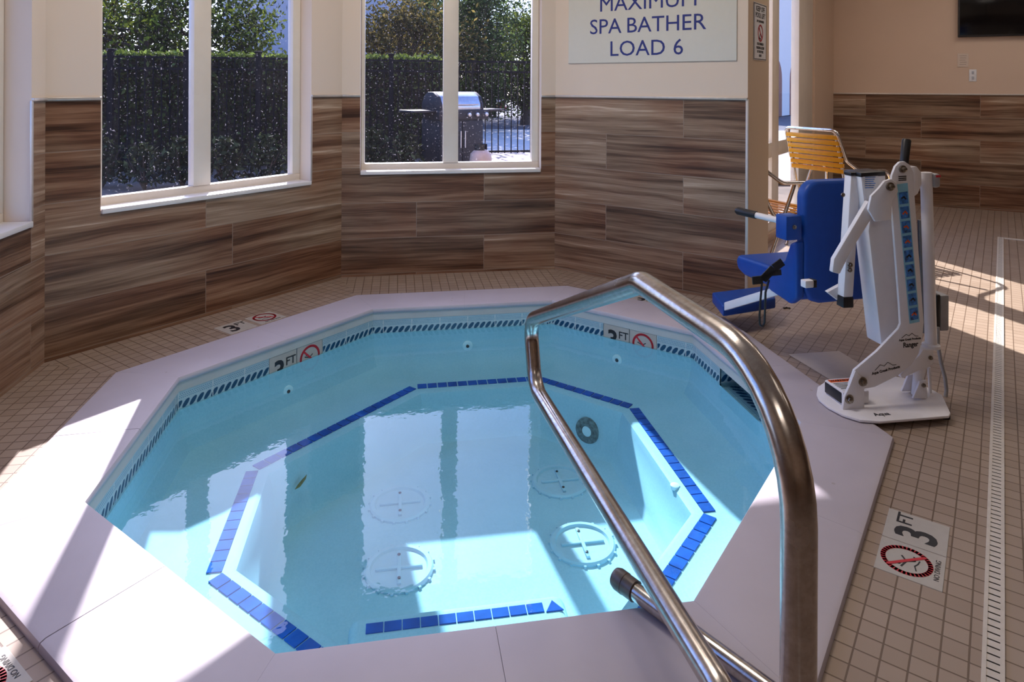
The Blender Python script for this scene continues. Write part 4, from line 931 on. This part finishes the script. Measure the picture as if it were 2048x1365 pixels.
# hedge
hd = thing('hedge', fa_.lerp(fb, 0.5), 'long clipped dark hedge with a bright green top behind the fence', 'hedge')
ft = (fb - fa_).normalized(); fn = V((-ft.y, ft.x, 0)); h0 = fa_ + fn * 0.36 - ft * 1.0; h1 = fb + fn * 0.36 - ft * 0.12; HH = 1.70
mb = MB(); mb.prism([h0 + fn * 0.08, h1 - ft * 0.08 + fn * 0.08, h1 - ft * 0.08 + fn * 0.75, h0 + fn * 0.75], (0, 0, HH - 0.06)); mb.build('hedge_core', plain('hedge_twigs', (0.035, 0.028, 0.022), 0.95, var=0.5), hd, False)
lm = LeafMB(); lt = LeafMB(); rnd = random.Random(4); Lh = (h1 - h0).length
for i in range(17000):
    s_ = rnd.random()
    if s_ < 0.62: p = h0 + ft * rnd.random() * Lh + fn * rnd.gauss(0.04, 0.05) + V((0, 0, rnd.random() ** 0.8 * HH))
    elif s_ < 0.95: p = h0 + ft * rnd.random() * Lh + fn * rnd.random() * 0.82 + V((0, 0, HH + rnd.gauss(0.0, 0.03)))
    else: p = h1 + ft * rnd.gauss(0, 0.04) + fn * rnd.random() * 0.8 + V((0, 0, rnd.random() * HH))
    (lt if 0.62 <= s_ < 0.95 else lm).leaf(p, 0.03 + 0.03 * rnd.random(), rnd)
lm.build('foliage', LEAF_H, hd, False); lt.build('sun_tinted_top', LEAF_HLIT, hd, False)  # top leaves get the lighter colour, painted sunlight
def shrub(px, d, h, r, mat, label, seed):
    rnd = random.Random(seed); p = at_d(px, PCY, d); base = V((p.x, p.y, GZ - 0.05)); t = thing('shrub', base, label, 'shrub', 'low shrubs before the fence')
    mb = MB(); lm = LeafMB()
    for i in range(7):
        a = rnd.random() * 6.28; c = base + V((math.cos(a) * r * 0.6, math.sin(a) * r * 0.5, h * (0.6 + 0.4 * rnd.random()))); mb.tube([base, base.lerp(c, 0.6), c], 0.012, 5, False, [0.014, 0.01, 0.004])
    for i in range(420):
        a = rnd.random() * 6.28; q = rnd.random() ** 0.4; e = rnd.random() * 1.57
        lm.leaf(base + V((math.cos(a) * r * q * math.cos(e), math.sin(a) * r * 0.7 * q * math.cos(e), 0.08 + h * q * math.sin(e))), 0.03 + 0.035 * rnd.random(), rnd)
    mb.build('stem', BARK, t); lm.build('foliage', mat, t, False)
for k, (px, d, h, r, lab) in enumerate(((205, 8.6, 0.55, 0.50, 'low dark shrub at the left edge of the left bay window'), (290, 8.4, 0.50, 0.46, 'low dark shrub in the middle of the left pane of left bay window'),
        (365, 8.7, 0.56, 0.46, 'low dark shrub just left of the left bay window mullion'), (450, 8.8, 0.55, 0.48, 'low dark shrub just right of the left bay window mullion'), (530, 8.9, 0.58, 0.50, 'low dark shrub at the right edge of the left bay window'),
        (745, 9.6, 0.62, 0.45, 'low dark shrub at the left edge of the back window'), (810, 9.5, 0.6, 0.42, 'low dark shrub beside the left shelf of the grill'))):
    shrub(px, d, h, r * 0.74, LEAF_S, lab, 40 + k)
# grill with gas bottle
gp = at_d(905, PCY, 10.0); gp = V((gp.x, gp.y, GZ)); gx = M.Rotation(math.radians(38), 3, 'Z') @ _R
gr = thing('gas_grill', gp, 'black gas grill with a domed stainless steel lid outside the back window', 'grill')
G = frame(gp, gx, V((0, 0, 1)).cross(gx))
GB = plain('black_grill_steel', (0.025, 0.024, 0.028), 0.6, 0.2); GS = plain('grill_stainless', (0.62, 0.60, 0.62), 0.3, 0.9)
mb = MB(); mb.box((0, 0, 0.44), (0.74, 0.50, 0.66), G, 0.01); mb.build('cabinet', GB, gr)
for s_ in (-0.185, 0.185):
    mb = MB(); mb.box((s_, -0.256, 0.44), (0.355, 0.018, 0.60), G, 0.005); dd = mb.build('cabinet_door', GB, gr); mb = MB(); mb.tube([G @ V((s_ * 0.2, -0.285, 0.36)), G @ V((s_ * 0.2, -0.285, 0.6))], 0.009, 8); mb.build('door_handle', GS, dd)
mb = MB(); mb.box((0.03, -0.10, 0.83), (0.86, 0.36, 0.14), G, 0.01); mb.box((0.03, 0.10, 0.83), (0.80, 0.26, 0.14), G, 0.01); cp = mb.build('control_panel', GB, gr)
for kx in (0.10, 0.24, 0.40):
    mb = MB(); mb.lathe([(0.034, 0), (0.034, 0.012), (0.026, 0.03), (0.010, 0.032)], G @ M.Translation((kx, -0.282, 0.83)) @ M.Rotation(math.pi / 2, 4, 'X'), 16); mb.build('knob', GS, cp)
prof = [(0.24, 0.90), (0.24, 0.98), (0.19, 1.09), (0.08, 1.155), (-0.06, 1.155), (-0.18, 1.09), (-0.235, 0.98), (-0.24, 0.90)]
mb = MB(); mb.prism([G @ V((-0.33, y, z)) for y, z in prof], gx * 0.68, 0.004); ld = mb.build('lid', GS, gr)
mb = MB(); mb.prism([G @ V((-0.37, y * 1.03, z)) for y, z in prof], gx * 0.05, 0.006); mb.build('lid_end', GB, ld)
mb = MB(); mb.prism([G @ V((0.335, y * 1.03, z)) for y, z in prof], gx * 0.05, 0.006); mb.build('lid_end', GB, ld)
mb = MB(); mb.tube([G @ V((-0.25, -0.27, 0.98)), G @ V((0.27, -0.27, 0.98))], 0.014, 10); mb.build('lid_handle', GS, ld)
for s_ in (-1, 1):
    mb = MB(); mb.box((s_ * 0.60 + 0.03, 0.02, 0.885), (0.36, 0.44, 0.03), G, 0.006); mb.build('side_shelf', GB, gr)
for sx_ in (-0.33, 0.33):
    for sy_ in (-0.2, 0.2):
        mb = MB(); mb.lathe([(0.045, -0.02), (0.05, -0.012), (0.05, 0.012), (0.045, 0.02)], G @ M.Translation((sx_, sy_, 0.052)) @ M.Rotation(math.pi / 2, 4, 'Y'), 16); mb.build('caster', BLACKP, gr)
tp = at_d(962, PCY, 9.35); tp = V((tp.x, tp.y, GZ))
pt = thing('propane_tank', tp, 'small tan propane tank standing beside the gas grill', 'gas tank'); mt = M.Translation(tp)
mb = MB(); mb.lathe([(0.10, 0), (0.10, 0.03), (0.125, 0.06), (0.15, 0.11), (0.152, 0.25), (0.14, 0.32), (0.09, 0.37), (0.04, 0.385)], mt, 28); mb.build('cylinder_body', plain('tan_tank_paint', (0.62, 0.42, 0.32), 0.45, var=0.15, scale=6), pt)
mb = MB()
for a in range(0, 300, 12):
    a0, a1 = math.radians(a), math.radians(a + 12); q = [tp + V((0.085 * math.cos(k), 0.085 * math.sin(k), 0.36)) for k in (a0, a1)]
    mb.prism([q[0], q[1], q[1] + V((0, 0, 0.09)), q[0] + V((0, 0, 0.09))], V((math.cos(a0), math.sin(a0), 0)) * 0.004)
mb.build('collar', BLACKP, pt, False); mb = MB(); mb.lathe([(0.02, 0.38), (0.02, 0.42), (0.03, 0.425), (0.03, 0.44)], mt, 14); mb.build('valve', GS, pt)
# street post, building
hp = at_d(1000, PCY, 36); hp = V((hp.x, hp.y, GZ)); sp_ = thing('street_barrier_post', hp, 'red and white post beside the street seen through the fence', 'post'); mt = M.Translation(hp)
mb = MB(); mb.lathe([(0.36, 0), (0.36, 0.12), (0.28, 0.14), (0.28, 0.8), (0.40, 0.82), (0.40, 1.05), (0.24, 1.15), (0.05, 1.22)], mt, 20); mb.build('post_body', RED, sp_)
mb = MB(); mb.lathe([(0.285, 0.35), (0.285, 0.55)], mt, 20); mb.build('white_band', WHITEL, sp_)
bd0, bd1 = at_d(520, PCY, 26), at_d(875, PCY, 30); bd0, bd1 = V((bd0.x, bd0.y, GZ - 0.1)), V((bd1.x, bd1.y, GZ - 0.1)); bt = (bd1 - bd0).normalized(); bn = V((-bt.y, bt.x, 0))
bl = thing('building', bd0.lerp(bd1, 0.5), 'pale grey building beyond the trees in the left bay window', 'building'); BM = plain('grey_stucco', (0.46, 0.44, 0.48), 0.85, var=0.03, scale=0.6)
mb = MB(); mb.prism([bd0, bd1, bd1 + bn * 8, bd0 + bn * 8], (0, 0, 6.4)); mb.build('block', BM, bl)
mb = MB(); mb.prism([bd0 - bt * 0.2 - bn * 0.2 + V((0, 0, 6.4)), bd1 + bt * 0.2 - bn * 0.2 + V((0, 0, 6.4)), bd1 + bt * 0.2 + bn * 8.2 + V((0, 0, 6.4)), bd0 - bt * 0.2 + bn * 8.2 + V((0, 0, 6.4))], (0, 0, 0.3)); mb.build('parapet', BM, bl)
for i in range(4):
    mb = MB(); p = bd0.lerp(bd1, 0.2 + i * 0.2) - bn * 0.02; mb.prism([p + V((0, 0, 2.0)), p + bt * 0.9 + V((0, 0, 2.0)), p + bt * 0.9 + V((0, 0, 3.4)), p + V((0, 0, 3.4))], bn * 0.06); mb.build('building_window', plain('dark_pane', (0.05, 0.05, 0.07), 0.2), bl)
# annex seen through the storefront: pale wall with a brick arch
ax0 = C4 + SU * 6.0 + SS * 18.5; an = thing('annex_building', ax0 + SS * 4, 'pale building with a brick arch outside the storefront window', 'building')
mb = MB(); mb.prism([ax0, ax0 + SS * 9, ax0 + SS * 9 + SU * 3, ax0 + SU * 3], (0, 0, 5.1)); mb.build('wall_face', plain('pale_stucco', (0.90, 0.78, 0.74), 0.85, var=0.03), an)
BRK = plain('red_brick', (0.32, 0.12, 0.085), 0.85, var=0.25, scale=20)
for k, s0 in enumerate((1.4, 4.6)):
    mb = MB(); o = ax0 + SS * s0 - SU * 0.03; pts = [(0, 0), (1.8, 0), (1.8, 1.5)] + [(0.9 + 0.9 * math.cos(a), 1.5 + 0.9 * math.sin(a)) for a in (math.pi * q / 10 for q in range(1, 10))] + [(0, 1.5)]
    mb.prism([o + SS * a + V((0, 0, z)) for a, z in pts], SU * 0.05); mb.build('brick_arch', BRK, an)
